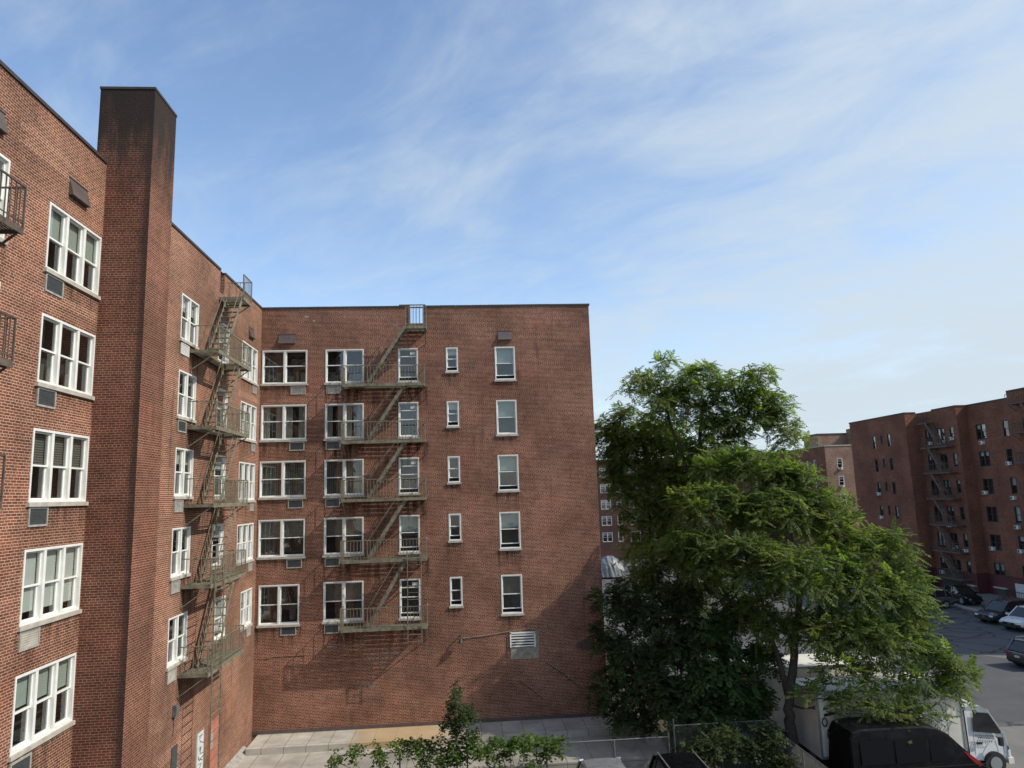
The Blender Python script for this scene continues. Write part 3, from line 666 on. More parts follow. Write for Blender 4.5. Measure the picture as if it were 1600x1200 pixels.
for (xa, xb, y) in ((49.8,51.4,75.95),(51.4,52.6,69.8)): q.quad((xa,y,-9.3),(xb,y,-9.3),(xb,y,zr),(xa,y,zr))
q.quad((52.6,64.2,zr),(53.6,64.2,zr),(53.6,64.2,zr+.65),(52.6,64.2,zr+.65)); q.quad((49.8,87.4,LOT),(72,87.4,LOT),(72,87.4,zr),(49.8,87.4,zr)); q.quad((52.6,40,LOT),(72,40,LOT),(72,40,zr+.65),(52.6,40,zr+.65)); q.quad((72,40,LOT),(72,87.4,LOT),(72,87.4,zr),(72,40,zr))
q.build('return_wall', M['brick_lot'], RB)
for (xa, xb, y) in ((49.8,51.4,75.95),(51.4,52.6,69.8)): q = MB(); q.quad((xa,y,LOT),(xb,y,LOT),(xb,y,-9.3),(xa,y,-9.3)); q.build('painted_base', M['redpaint'], RB)
q = MB(); q.quad((49.8,75.95,zr-.3),(72,75.95,zr-.3),(72,87.4,zr-.3),(49.8,87.4,zr-.3)); q.quad((51.4,69.8,zr-.3),(72,69.8,zr-.3),(72,75.95,zr-.3),(51.4,75.95,zr-.3)); q.quad((52.6,40,zr-.3),(72,40,zr-.3),(72,69.8,zr-.3),(52.6,69.8,zr-.3)); q.build('roof', M['roof'], RB)
c_ = .14
q = MB(); q.box(49.75, 50.1, 76.0, 87.45, zr, zr+c_); q.box(49.75, 51.1, 75.9, 76.0, zr, zr+c_); q.build('coping', M['coping'], RB)
q = MB(); q.box(51.35, 51.7, 69.85, 73.6, zr, zr+c_); q.box(51.35, 52.55, 69.75, 69.85, zr, zr+c_); q.box(52.55, 52.9, 64.25, 69.75, zr, zr+c_); q.build('coping', M['coping'], RB)
q = MB(); q.box(52.55, 52.9, 40, 64.15, zr+.65, zr+.65+c_); q.build('coping', M['coping'], RB)
styles = ['half','plain','green','half','plain','plain','white']
for X, hs in ((49.8, h1), (51.4, h2), (52.6, h3)):
    for i, (ya, yb, za, zb, n) in enumerate(hs):
        window(RB, Vector((X, yb, za))-RO, -math.pi/2, yb-ya, zb-za, n, styles[(i*5+int(X))%7], 'brownframe', False)
        if n and rr.random() < (.42 if yb-ya > .6 else 0): acbox(RB, Vector((X-.0, yb-.05-(.5 if n == 2 and rr.random() < .5 else 0), za+(.02 if rr.random() < .6 else -.5)))-RO, -math.pi/2)
for ya, yb in ((67.3,69),(70.0,71.0)):
    q = MB(); X = 52.6 if ya < 69.5 else 51.4; q.box(X-.25, X, ya, yb, -10.62, -10.5); q.build('door_canopy', M['sill'], RB)
    q = MB(); q.box(X-.02, X+.0, ya+.2, yb-.1, LOT+.1, -10.64); q.build('door', M['brownframe'], RB)
q = MB(); q.box(52.54, 52.6, 64.9, 66.3, LOT+.2, -9.9); q.build('shutter', M['white_dull'], RB)
q = MB(); q.box(51.36, 51.4, 72.0, 75.0, LOT+.1, -9.7); q.build('garage_opening', M['room'], RB)
fire_escape((51.4, 72.6, LOT), -math.pi/2, -2.1, 2.1, 1.0, [3.6-LOT-2.72*k for k in range(6)], (-1.05, .85), (-2.3, -.9, 6.3-LOT, .9), 'brown iron fire escape in the recess of the dark block across the lot', None, mat='fe_rust', fine=False)
fire_escape((52.6, 60.6, LOT), -math.pi/2, -2.6, 2.4, 1.0, [7.0-LOT-2.75*k for k in range(6)], (-1.05, .85), None, 'rusty fire escape with roof balcony at the right edge of the view', None, mat='fe_rust', fine=False)

MBd = thing('apartment_building', (56.3, 106.5, LOT), 'brown brick apartment block with rooftop bulkhead, seen behind the big tree crown', 'building')
MO = Vector((56.3, 106.5, LOT)); mz = 5.85
mw = [(x, x+.85, 2.26-2.75*k, 3.96-2.75*k) for k in range(4) for x in (58.1, 61.5, 65.2)]
q = MB(); wall_face(q, lambda u, d, z: (u, 106.5+d, z), 56.3, 80, LOT, mz, mw, .14); q.build('facade', M['brick_tan'], MBd)
ml = [(y0, y1, zt-2.75*k-hh, zt-2.75*k) for k in range(4) for y0, y1, zt, hh in ((109.6,110.3,3.9,1.7),(112.1,112.6,3.85,1.25),(113.8,115.0,3.8,1.6),(119,120.2,3.8,1.6),(124,125.2,3.8,1.6))]
q = MB(); wall_face(q, lambda u, d, z: (56.3+d, -u, z), -160, -106.5, LOT, mz, [(-b, -a, c, d) for a, b, c, d in ml], .14); q.build('side_facade', M['brick_lot'], MBd)
q = MB(); q.quad((56.3,106.5,mz-.1),(80,106.5,mz-.1),(80,160,mz-.1),(56.3,160,mz-.1)); q.quad((80,106.5,LOT),(80,160,LOT),(80,160,mz),(80,106.5,mz)); q.quad((80,160,LOT),(56.3,160,LOT),(56.3,160,mz),(80,160,mz)); q.build('roof', M['roof'], MBd)
q = MB(); q.box(56.25, 80, 106.42, 106.8, mz, mz+.14); q.box(56.2, 56.6, 106.8, 160, mz, mz+.14); q.build('coping', M['sill'], MBd)
for x0, x1, z0, z1 in mw: window(MBd, Vector((x0, 106.5, z0))-MO, 0, x1-x0, z1-z0, 1, 'half', 'white', False)
for a, b, z0, z1 in ml: window(MBd, Vector((56.3, b, z0))-MO, -math.pi/2, b-a, z1-z0, 1, 'plain', 'white', False)
for x, z in ((58.2,2.2),(58.2,-.5),(61.6,-3.2)): acbox(MBd, Vector((x, 106.5, z))-MO, 0)
q = MB(); q.box(60.3, 66.2, 116, 121, mz, mz+2.5); q.box(65.4, 67.0, 113, 116, mz, mz+3.3); q.box(60.0, 68.2, 112.6, 113, mz, mz+.55); bk = q.build('bulkhead', M['brick_tan'], MBd)
q = MB(); q.box(60.2, 66.3, 115.9, 121.1, mz+2.5, mz+2.7); q.build('coping', M['coping'], bk)
q = MB(); q.tube([(66.1,114.5,mz+3.3),(66.1,114.5,mz+3.9)], .25, 8); q.tube([(66.1,114.5,mz+3.9),(66.1,114.5,mz+4.1)], .42, 8); q.build('flue', M['black'], bk)

FBd = thing('apartment_building', (22, 120, LOT), 'shadowed brick building far back beyond the trees, with rows of white double windows', 'building')
FO = Vector((22, 120, LOT)); fw_ = [(x, x+wd, -3.0-2.7*k+2.7*c, -1.45-2.7*k+2.7*c) for c in range(3) for k in (0,) for x, wd in ((23.4,1.7),(26.1,.8),(28.2,1.7),(31.5,1.7),(34.4,.8),(36.5,1.7),(40,1.7))] + [(x, x+wd, -3.0-2.7*k, -1.45-2.7*k) for k in (1,2) for x, wd in ((23.4,1.7),(26.1,.8),(28.2,1.7),(31.5,1.7),(34.4,.8),(36.5,1.7),(40,1.7))]
q = MB(); wall_face(q, lambda u, d, z: (u, 120+d, z), 6, 52, LOT, 5.2, fw_, .14); q.build('facade', M['brick_far'], FBd)
q = MB(); q.box(6, 52, 120.2, 134, LOT, 5.1); q.build('rear_wall', M['brick_far'], FBd)
q = MB(); q.box(5.95, 52.05, 119.95, 120.35, 5.2, 5.34); q.build('coping', M['coping'], FBd)
for x0, x1, z0, z1 in fw_: window(FBd, Vector((x0, 120, z0))-FO, 0, x1-x0, z1-z0, 2 if x1-x0 > 1 else 1, 'half' if int(x0*7+z0) % 3 else 'plain', 'white_dull', False)

# ------------------------------------------------------------------ trees and plants
def leaves_mesh(name, mat, O, Dv, L, pairs, lw, ll, droop, shade, shadeoff=None):
    """pinnate fronds: O origins, Dv unit directions, L lengths; every leaflet is one quad"""
    n = len(O); up = np.array([0,0,1.0]); S = np.cross(Dv, up); S /= np.linalg.norm(S, axis=1, keepdims=True)+1e-6
    V = []; sh = []
    for k in range(pairs):
        t = .22+.74*k/(pairs-1) if pairs > 1 else .6
        c = O + Dv*(L*t)[:,None]; c = c - up*(droop*L*t*t)[:,None]
        tang = Dv - up*(2*droop*t); tang /= np.linalg.norm(tang, axis=1, keepdims=True)
        size = ll*(.75+.5*math.sin(math.pi*min(1, t*.9+.1)))
        for sg in (-1, 1):
            d = S*sg*.86 + tang*.5 - up*(.22+.25*rng.random(n))[:,None] + rng.normal(0,.12,(n,3)); d /= np.linalg.norm(d, axis=1, keepdims=True)
            le = (L*size)[:,None]; wv = np.cross(d, np.cross(tang, d)); wv = tang - d*np.sum(tang*d, axis=1, keepdims=True); wv /= np.linalg.norm(wv, axis=1, keepdims=True)+1e-6
            mid = c + d*le*.42; w_ = wv*(L*lw)[:,None]
            V.append(np.stack([c, mid+w_, c+d*le, mid-w_], 1)); sh.append(shade)
    d = Dv - up*(2*droop); d /= np.linalg.norm(d, axis=1, keepdims=True); c = O+Dv*(L*.96)[:,None]-up*(droop*L*.92)[:,None]
    le = (L*ll)[:,None]; w_ = S*(L*lw)[:,None]; V.append(np.stack([c, c+d*le*.42+w_, c+d*le, c+d*le*.42-w_], 1)); sh.append(shade)
    V = np.concatenate(V).reshape(-1,3); sh = np.repeat(np.concatenate(sh), 4); nq = len(V)//4
    me = bpy.data.meshes.new(name); me.vertices.add(len(V)); me.vertices.foreach_set('co', V.astype(np.float32).ravel())
    me.loops.add(nq*4); me.loops.foreach_set('vertex_index', np.arange(nq*4, dtype=np.int32)); me.polygons.add(nq)
    me.polygons.foreach_set('loop_start', np.arange(0, nq*4, 4, dtype=np.int32)); me.polygons.foreach_set('loop_total', np.full(nq, 4, dtype=np.int32))
    me.materials.append(mat); me.update(calc_edges=True)
    a = me.attributes.new('frond', 'FLOAT', 'POINT'); a.data.foreach_set('value', sh.astype(np.float32)); return me
def crown_points(blobs, density, bias=2.0):
    C, A = [], []
    for (x, y, z, rx, rz, fl) in blobs:
        ry = max(.75*rx, .7); n = max(4, int(density*(rx*rz+.5*rx*ry)*(fl or 1)))
        u = rng.normal(size=(n,3)); u /= np.linalg.norm(u, axis=1, keepdims=True); u *= rng.random((n,1))**(1/bias)
        u[:,2] = np.where(u[:,2] < 0, u[:,2]*.75, u[:,2])
        C.append(np.array([x,y,z]) + u*np.array([rx,ry,rz])); A.append(u)
    return C, A
def tree(name, label, cat, base, trunks, blobs, mat, bark, density=9, fr=(.32,.8), nfr=9, pairs=7, lw=.055, ll=.22, droop=.22, bias=2.0, group=None, flat=0):
    T = thing(name, base, label, cat, group); bo = np.array(base)
    C, A = crown_points(blobs, density, bias); O, Dv, L, S = [], [], [], []
    for c, a in zip(C, A):
        for p, o in zip(c, a):
            o = o*(1-.75*flat) + np.array([0,0,.55+flat]) + rng.normal(0,.25,3); o /= np.linalg.norm(o)+1e-6
            e1 = np.cross(o, [0,0,1.0]) if abs(o[2]) < .9 else np.cross(o, [1.0,0,0]); e1 /= np.linalg.norm(e1); e2 = np.cross(o, e1)
            m = nfr + rng.integers(-2, 3); ph = rng.random()*6.28; cs = rng.random()
            for j in range(m):
                an = ph + 6.283*j/m + rng.normal(0,.2); el = rng.uniform(-.1 if flat else .05, .3 if flat else .75)
                d = (e1*math.cos(an)+e2*math.sin(an))*math.cos(el) + o*math.sin(el)
                O.append(p + d*.03); Dv.append(d/np.linalg.norm(d)); L.append(rng.uniform(*fr)); S.append(min(1, max(0, .55*cs+.45*rng.random())))
    O = np.array(O)-bo; me = leaves_mesh('crown', mat, O, np.array(Dv), np.array(L), pairs, lw, ll, droop, np.array(S))
    put('crown', me, T)
    # trunk, limbs to every clump, twigs to every leaf whorl
    t = MB(); nodes = []
    for pts, r0, r1 in trunks:
        P = []; n = len(pts)
        for i in range(n-1):
            for s in range(4):
                f = s/4; p = np.array(pts[i])*(1-f)+np.array(pts[i+1])*f; P.append(p + (rng.normal(0,.035,3)*[1,1,0] if i+s else 0))
        P.append(np.array(pts[-1])); rad = [r0+(r1-r0)*(i/(len(P)-1))**.8 for i in range(len(P))]; rad[0] *= 1.35
        t.tube(P, rad, 9); nodes += [(p, r) for p, r in zip(P, rad)]
    put_t = t.build('trunk', M[bark], T, smooth=True)
    b = MB(); q = MB(); order = sorted(range(len(blobs)), key=lambda i: min(np.linalg.norm(np.array(blobs[i][:3])-p) for p, r in nodes))
    for i in order:
        c = np.array(blobs[i][:3]) - np.array([0,0,blobs[i][4]*.5])
        k = min(range(len(nodes)), key=lambda j: np.linalg.norm(c-nodes[j][0]) + max(0, (nodes[j][0][2]-c[2]))*1.5 + (0 if nodes[j][1] > .02 else 3))
        p0, r0 = nodes[k]; dist = np.linalg.norm(c-p0); r = min(r0*.7, .02+.022*dist); mid1 = p0*.66+c*.34+np.array([0,0,-.05*dist])+rng.normal(0,.05*dist+.01,3); mid2 = p0*.3+c*.7+np.array([0,0,-.06*dist])+rng.normal(0,.05*dist+.01,3)
        pts = [p0, mid1, mid2, c]; rad = [r, r*.75, r*.55, max(.012, r*.4)]; b.tube(pts, rad, 6); nodes += [(mid1, rad[1]), (mid2, rad[2]), (c, rad[3])]
        for p in C[i]:
            if rng.random() < .6:
                s = c + (p-c)*.1; b.tube([c, s, (s+p)/2+rng.normal(0,.06,3)-np.array([0,0,.05]), p], [.014, .014, .009, .005], 3)
    b.build('limbs', M[bark], T, smooth=True)
    return T
T1 = [(10.91,36,6.72,.84,.4,0),(12.29,36,6.25,1.52,.51,0),(15.18,35.5,5.84,1.51,.5,0),(9.65,36,5.76,1.34,.5,0),(8.87,36,5.2,.83,.27,0),(11.81,36.5,5.45,2.38,.75,0),(14.09,36,5.39,2.2,.74,0),(15.73,35.5,4.68,1.33,.67,0),(10.46,36,4.45,1.5,.6,0),(12.99,36.5,4.46,1.7,.68,0),(14.84,36,4.36,1.52,.61,0),(15.99,35,3.64,1.31,.72,0),(16.93,35,2.47,.82,.49,0),(15.18,36,3.47,1.51,.5,0),(13.81,36,3.57,1.34,.5,0),(12.52,36,3.67,1.34,.5,0),(14.39,36,2.62,1.0,.5,0),(11.0,37,3.71,1.37,.68,0),(13.27,36,2.38,1.5,.6,0),(12.06,36.5,2.11,1.34,.84,0)]
T1 += [(16.3,35,3.0,1.1,.5,0),(16.6,35,2.0,.8,.4,0),(15.6,35.5,3.9,1.2,.5,0),(16.4,35.2,4.3,.8,.4,0),(12.9,36,1.5,1.7,.7,0),(14.3,35.5,1.6,1.4,.6,0),(11.3,37,1.0,1.5,.8,0),(12.4,36.5,.3,1.6,.8,0),(13.3,36,3.1,1.5,.6,0),(11.4,36.6,4.9,1.3,.5,0)]
T2 = [(15.2,27.5,-8.55,.6,.25,.5),(14.4,27.8,-8.3,.6,.25,.5),(16.6,27.2,-8.75,.6,.25,.5),(17.2,27.2,-8.7,.5,.25,.5),(15.4,28.2,-7.6,.9,.3,.5),(13.82,32,.88,1.77,.83,0),(12.39,33,1.11,1.52,.85,0),(15.05,31.5,.24,1.46,1.02,0),(11.27,32,-.79,2.04,1.11,0),(13.51,31,-1.13,2.27,1.28,0),(15.85,31,-1.2,1.57,1.14,0),(16.62,30,-2.56,1.65,1.1,0),(18.16,30,-2.89,1.16,.88,0),(18.51,29.5,-4.44,1.13,1.02,0),(16.39,29,-4.54,1.84,1.32,0),(14.05,29,-3.43,2.1,1.31,0),(12.32,30,-3.2,1.9,1.36,0),(10.76,31,-2.83,1.68,1.06,0),(9.63,32,-3.0,1.01,.86,0),(18.56,29,-5.9,1.1,1.0,0),(16.44,28.5,-6.22,1.67,1.08,0),(14.62,29,-5.86,1.69,.91,0),(18.62,28.5,-7.05,1.03,.72,0),(16.77,28,-7.57,1.38,.65,.45),(14.88,28,-7.01,1.25,.45,.45),(19.5,28.5,-7.53,.77,.31,0),(17.77,27.5,-8.32,.93,.49,.45),(16.13,27,-8.57,.67,.43,.45),(13.97,28.2,-8.08,1.37,.35,.45),(15.67,27.6,-8.24,.98,.34,.45),(12.68,30,-5.44,1.34,.94,0),(19.51,28,-7.75,.45,.23,0),(18.81,28,-8.03,.63,.35,0)]
T3 = [(8.94,39,4.15,1.26,.65,0),(8.1,39,3.35,.89,.72,0),(9.4,39,3.31,2.15,1.08,0),(11.26,39.5,3.31,1.82,1.09,0),(8.15,39,2.2,.89,.89,0),(9.77,39,2.09,2.14,1.25,0),(11.99,39,2.64,1.8,1.08,0),(11.73,38.5,1.02,2.11,1.34,0),(8.44,39,.89,.89,.89,0),(10.12,39,.73,1.95,1.07,0),(10.93,38,-.69,1.72,.76,0),(9.35,38,-.81,.96,.55,0),(10.18,37.5,-2.16,1.35,.84,0),(8.61,38,.24,.86,.62,0)]
T3 += [(9.3,38,-4.3,.8,.5,.7),(8.7,38,-2.4,.5,.5,.5),(8.7,38.5,2.6,1.0,.7,0),(9.6,38,-.2,1.1,.7,0),(10.6,38,-1.5,1.2,.7,0),(11.6,37.6,-.4,1.3,.8,0),(11.2,37,-2.4,1.2,.8,0),(8.8,38.6,1.5,1.0,.6,0),(9.2,38,-1.6,.8,.6,.6),(9.9,38,-2.9,1.0,.7,.7),(9.1,38,-3.4,.7,.5,.6),(8.6,38,-.9,.5,.5,.4)]
U = [(7.03,33.2,-4.87,1.23,.82,0),(8.27,33,-5.6,1.17,.88,0),(6.59,33,-6.64,1.01,1.01,0),(7.69,32.3,-7.37,1.7,1.41,0),(6.47,32.3,-8.78,1.12,1.26,0),(9.39,32,-6.57,1.69,1.41,0),(8.68,31.5,-8.55,1.92,1.24,0),(7.01,31.8,-9.72,1.24,.49,0),(10.12,33,-4.82,1.18,.88,0)]
U2 = [(10.66,31.5,-6.53,1.39,1.11,0),(11.89,31.5,-5.51,1.26,1.12,0),(10.93,31,-8.02,1.63,1.36,0),(11.88,30.8,-9.04,.94,1.21,0),(9.84,30.6,-9.51,1.6,1.06,0),(12.67,31,-7.32,.82,.96,0)]
U4 = [(9.6,35,-3.6,1.5,1.0,0),(10.9,34.5,-2.9,1.4,1.0,0),(11.6,34,-4.6,1.3,1.0,0),(9.0,35,-4.9,1.2,.8,0),(10.4,34.6,-5.4,1.4,.9,0),(8.2,35.4,-5.6,.9,.6,0)]
U3 = [(9.85,28.5,-9.82,1.11,.69,0),(11.38,28.2,-9.81,.93,.78,0),(8.95,28.5,-10.21,.69,.49,0),(11.7,27.2,-10.3,.5,.36,0)]
GT = 'trees between the near block and the parking lot'
tree('tall_tree', 'tallest tree with open layered crown reaching above the others into the sky', 'tree', (11.6,36.6,LOT), [([(11.6,36.6,LOT),(11.6,36.6,-8),(11.75,36.5,-4.41),(12.24,36.4,.44),(12.63,36.3,3.43),(12.8,36.2,5.3)], .24, .05), ([(12.3,36.4,.6),(13.3,36.1,2.0),(14.8,35.8,3.6),(15.6,35.6,4.6)], .11, .035), ([(12.1,36.4,-.3),(11.3,36.4,2.4),(10.7,36.2,4.4),(10.4,36.1,5.7)], .11, .03)], T1, M['leaf_thin'], 'bark', 12, nfr=9, group=GT, flat=.15, droop=.24)
tree('leafy_tree', 'broad light green tree with feathery leaves drooping over the white box truck', 'tree', (13.1,29.55,LOT), [([(13.1,29.55,LOT),(13.0,29.5,-9.6),(13.02,29.5,-8.74),(13.62,29.7,-6.32),(14.06,29.8,-4.56),(14.2,30.2,-2.2),(13.9,30.8,-.2)], .27, .06), ([(13.8,29.7,-5.9),(14.6,29.6,-5.5),(14.95,29.5,-4.6),(15.9,29.4,-3.6),(16.9,29.4,-2.9)], .13, .04), ([(13.1,29.6,-8.4),(12.6,30,-5.4),(12.2,30.6,-3)], .13, .04)], T2, M['leaf'], 'bark', 21, group=GT)
tree('dense_tree', 'dense dark green tree close behind the right edge of the brick wall', 'tree', (9.99,38,LOT), [([(9.99,38,LOT),(9.95,38,-8),(9.99,38,-4.5),(10.03,38,-2.18),(10.1,38.4,.6),(10.2,38.8,2.6)], .2, .05), ([(10.02,38,-2.4),(10.9,38.2,-.8),(11.6,38.6,.8)], .1, .04)], T3, M['leaf_thin'], 'bark', 15, group=GT, flat=.1, droop=.24)
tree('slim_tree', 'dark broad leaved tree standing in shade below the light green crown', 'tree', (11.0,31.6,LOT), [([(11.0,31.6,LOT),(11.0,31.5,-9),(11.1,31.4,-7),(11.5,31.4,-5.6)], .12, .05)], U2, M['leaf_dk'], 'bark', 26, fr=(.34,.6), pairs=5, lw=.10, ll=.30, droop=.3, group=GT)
tree('slim_tree', 'mid green young tree between the dense dark crown and the light green crown', 'tree', (10.3,34.8,LOT), [([(10.3,34.8,LOT),(10.3,34.8,-8),(10.2,34.7,-5.4),(10.4,34.6,-3.8)], .11, .04)], U4, M['leaf'], 'bark', 19, group=GT)
tree('bush', 'large dark bush leaning on the foot of the far brick wall', 'bush', (7.7,32.6,YARD), [([(7.7,32.6,YARD),(7.6,32.7,-8.4),(7.3,32.9,-6.4),(7.3,33,-5.2)], .09, .03), ([(7.7,32.6,YARD),(8.4,32.2,-8.3),(9.2,32.2,-6.6)], .09, .03)], U, M['leaf_bush'], 'bark', 28, fr=(.3,.55), pairs=5, lw=.09, ll=.28, droop=.28)
tree('bush', 'low dark brush behind the parked black cars, beside the sloping rail', 'bush', (10.4,28.4,LOT), [([(10.4,28.4,LOT),(10.2,28.4,-10.3),(9.9,28.5,-9.8)], .05, .02), ([(10.4,28.4,LOT),(11.0,28.3,-10.4),(11.4,28.2,-9.8)], .05, .02)], U3, M['leaf_bush'], 'bark', 34, fr=(.25,.45), pairs=4, lw=.1, ll=.3, droop=.25)
# creepers and saplings on the fence
VG = 'creepers on the chain link fence'
def vine(label, blobs, base, seedlen=(.13,.26), dens=44):
    return tree('creeper', label, 'creeper', base, [([base, (base[0]+.1,base[1],base[2]+.7),(blobs[0][0],blobs[0][1],blobs[0][2])], .025, .012)], blobs, M['leaf_vine'], 'bark_pale', dens, fr=seedlen, nfr=6, pairs=2, lw=.22, ll=.55, droop=.3, bias=1.6, group=VG)
vine('creeper covering the left end of the fence top in a thin strand', [(-4.95,29.35,-9.9,.28,.45,0),(-4.35,29.35,-9.58,.5,.14,0),(-3.5,29.35,-9.6,.35,.3,0),(-3.3,29.35,-9.95,.25,.35,0),(-2.6,29.35,-9.5,.4,.15,0)], (-3.4,29.4,LOT))
vine('thick creeper around the foot of the tall sapling on the fence', [(-1.9,29.35,-9.5,.6,.28,0),(-1.2,29.3,-9.6,.6,.4,0),(-.5,29.3,-9.65,.5,.45,0),(-.9,29.3,-10.1,.5,.3,0),(-2.2,29.35,-9.7,.4,.2,0),(-.3,29.3,-10.05,.4,.3,0),(-1.7,29.3,-10.1,.3,.4,0),(.5,29.3,-9.75,.3,.3,0),(.15,29.3,-9.5,.5,.32,0)], (-.9,29.4,LOT))
vine('bright creeper hanging over the right half of the fence', [(1.1,29.35,-9.65,.45,.3,0),(1.75,29.35,-9.55,.6,.36,0),(2.5,29.35,-9.55,.6,.3,0),(3.2,29.35,-9.65,.5,.24,0),(3.75,29.35,-9.7,.3,.15,0),(.7,29.35,-9.75,.4,.25,0),(2.1,29.35,-9.85,.5,.2,0),(3.3,29.35,-9.95,.4,.2,0),(1.0,29.3,-10.3,.2,.3,0),(2.4,29.3,-10.4,.2,.35,0),(1.4,29.35,-10.0,.3,.3,0),(2.9,29.35,-10.15,.25,.35,0)], (1.5,29.4,LOT))
tree('sapling', 'slender upright sapling growing through the fence in front of the brick wall', 'sapling', (-.42,29.2,LOT), [([(-.42,29.2,LOT),(-.4,29.2,-9.6),(-.42,29.2,-8.5),(-.42,29.2,-7.3)], .04, .012)], [(-.42,29.2,-7.45,.16,.3,0),(-.4,29.2,-7.95,.3,.34,0),(-.3,29.2,-8.4,.5,.34,0),(.02,29.2,-8.5,.4,.3,0),(-.72,29.2,-8.75,.3,.24,0),(-.35,29.2,-8.85,.3,.2,0),(-.38,29.2,-9.2,.18,.2,0),(.15,29.2,-9.25,.35,.2,0)], M['leaf_bush'], 'bark_pale', 80, fr=(.12,.24), nfr=6, pairs=2, lw=.2, ll=.5, droop=.3, bias=2)
# ------------------------------------------------------------------ vehicles
def ring(x, w, zl, zt, cr=.10):
    return [(x,-w*.86,zl),(x,-w*.97,zl+.12),(x,-w,zl+(zt-zl)*.45),(x,-w*.985,zt-cr),(x,-w*.90,zt-.015),(x,-w*.45,zt+.02),(x,w*.45,zt+.02),(x,w*.90,zt-.015),(x,w*.985,zt-cr),(x,w,zl+(zt-zl)*.45),(x,w*.97,zl+.12),(x,w*.86,zl)]
def make_car(name, label, cat, loc, rz, paint, L=4.65, Wd=1.88, H=1.68, hood=.98, belt=1.02, kind='suv', clad=True, rails=True, group=None):
    T = thing(name, loc, label, cat, group, rz); p = M[paint]; h = L/2; w = Wd/2
    b = MB()
    st = [(-h,.80,.50,.82),(-h+.06,.92,.38,belt-.08),(-h+.35,.985,.30,belt),(-h+1.0,1,.25,belt+.01),(0,1,.24,belt-.01),(h-1.35,1,.24,hood+.02),(h-.9,.995,.25,hood-.02),(h-.35,.96,.3,hood-.10),(h-.08,.88,.36,hood-.2),(h,.78,.48,hood-.32)]
    b.loft([ring(x, w*f, zl, zt) for x, f, zl, zt in st]); B_ = b.build('body', p, T, world=False)
    if clad:
        c = MB(); c.loft([ring(x, w*f, zl-.02, zl+.16, .03) for x, f, zl, _ in [(-h-.02,.82,.46,0),(-h+.08,.94,.32,0),(-h+.5,1.006,.26,0),(h-.5,1.0,.26,0),(h-.08,.9,.32,0),(h+.02,.8,.44,0)]]); c.build('lower_trim', M['blackgloss'], T, world=False)
    rx0, rx1 = (-h+.62, h-1.85) if kind == 'suv' else (-h+1.35, h-2.25)
    gx0, gx1 = (-h+.12, h-1.0) if kind == 'suv' else (-h+.62, h-1.35)
    tw = w*.76; bw = w*.93
    def gring(x, wb, wt, z0, z1): return [(x,-wb,z0),(x,-(wb+wt)/2-.01,(z0+z1)/2),(x,-wt,z1-.02),(x,-wt*.8,z1),(x,wt*.8,z1),(x,wt,z1-.02),(x,(wb+wt)/2+.01,(z0+z1)/2),(x,wb,z0)]
    g = MB(); z0 = belt-.03
    g.loft([gring(gx0,bw*.94,bw*.9,z0,z0+.03), gring(rx0,bw,tw,z0,H-.06), gring((rx0+rx1)/2,bw,tw*1.02,z0,H-.02), gring(rx1,bw,tw,z0,H-.05), gring(gx1,bw*.97,bw*.9,z0-.04,z0+.0)]); g.build('windows', M['carglass'], T, world=False)
    r = MB(); r.loft([[(x,-wt,z-.05),(x,-wt*.9,z+.0),(x,-wt*.4,z+.035),(x,wt*.4,z+.035),(x,wt*.9,z),(x,wt,z-.05)] for x, wt, z in ((rx0-.08,tw*.97,H-.1),(rx0+.1,tw*1.03,H-.035),((rx0+rx1)/2,tw*1.05,H-.005),(rx1-.1,tw*1.03,H-.035),(rx1+.05,tw*.98,H-.09))]); Rf = r.build('roof', p, T, world=False)
    q = MB()
    for s in (-1, 1):
        q.bar((gx1,s*bw*.95,z0-.02),(rx1,s*tw*1.0,H-.05),.07,.06); q.bar((gx0+.04,s*bw*.93,z0),(rx0,s*tw*1.0,H-.06),.16 if kind == 'suv' else .1,.07)
        for x in ((rx0+rx1)/2+.15, (rx0+rx1)/2-.85) if kind == 'suv' else ((rx0+rx1)/2,): q.bar((x,s*(bw+.008),z0),(x,s*(tw+.012),H-.04),.09,.03)
    q.build('pillars', p, T, world=False)
    if rails and kind == 'suv':
        for s in (-1, 1): q = MB(); q.bar((rx0+.1,s*tw*.93,H+.05),(rx1-.15,s*tw*.93,H+.05),.04); q.bar((rx0+.15,s*tw*.93,H-.02),(rx0+.15,s*tw*.93,H+.05),.04); q.bar((rx1-.2,s*tw*.93,H-.02),(rx1-.2,s*tw*.93,H+.05),.04); q.build('roof_rail', M['steel_dk'] if paint != 'p_white' else M['blackgloss'], Rf, world=False)
    for x in (h-.92, -h+.92):
        for s in (-1, 1):
            a = MB(); a.disc((x, s*(w-.085), .36), .40, 'y', 22, .2); a.build('wheel_arch', M['black'], T, world=False)
            a = MB(); a.disc((x, s*(w-.07), .335), .335, 'y', 24, .2); wh = a.build('wheel', M['black'], T, world=False)
            a = MB(); a.disc((x, s*(w+.035), .335), .225, 'y', 20, .012)
            for k in range(5): t = 2*math.pi*k/5; a.bar((x,s*(w+.045),.335),(x+.2*math.cos(t),s*(w+.045),.335+.2*math.sin(t)),.05,.02,up=(0,1,0))
            a.build('rim', M['rim'], wh, world=False)
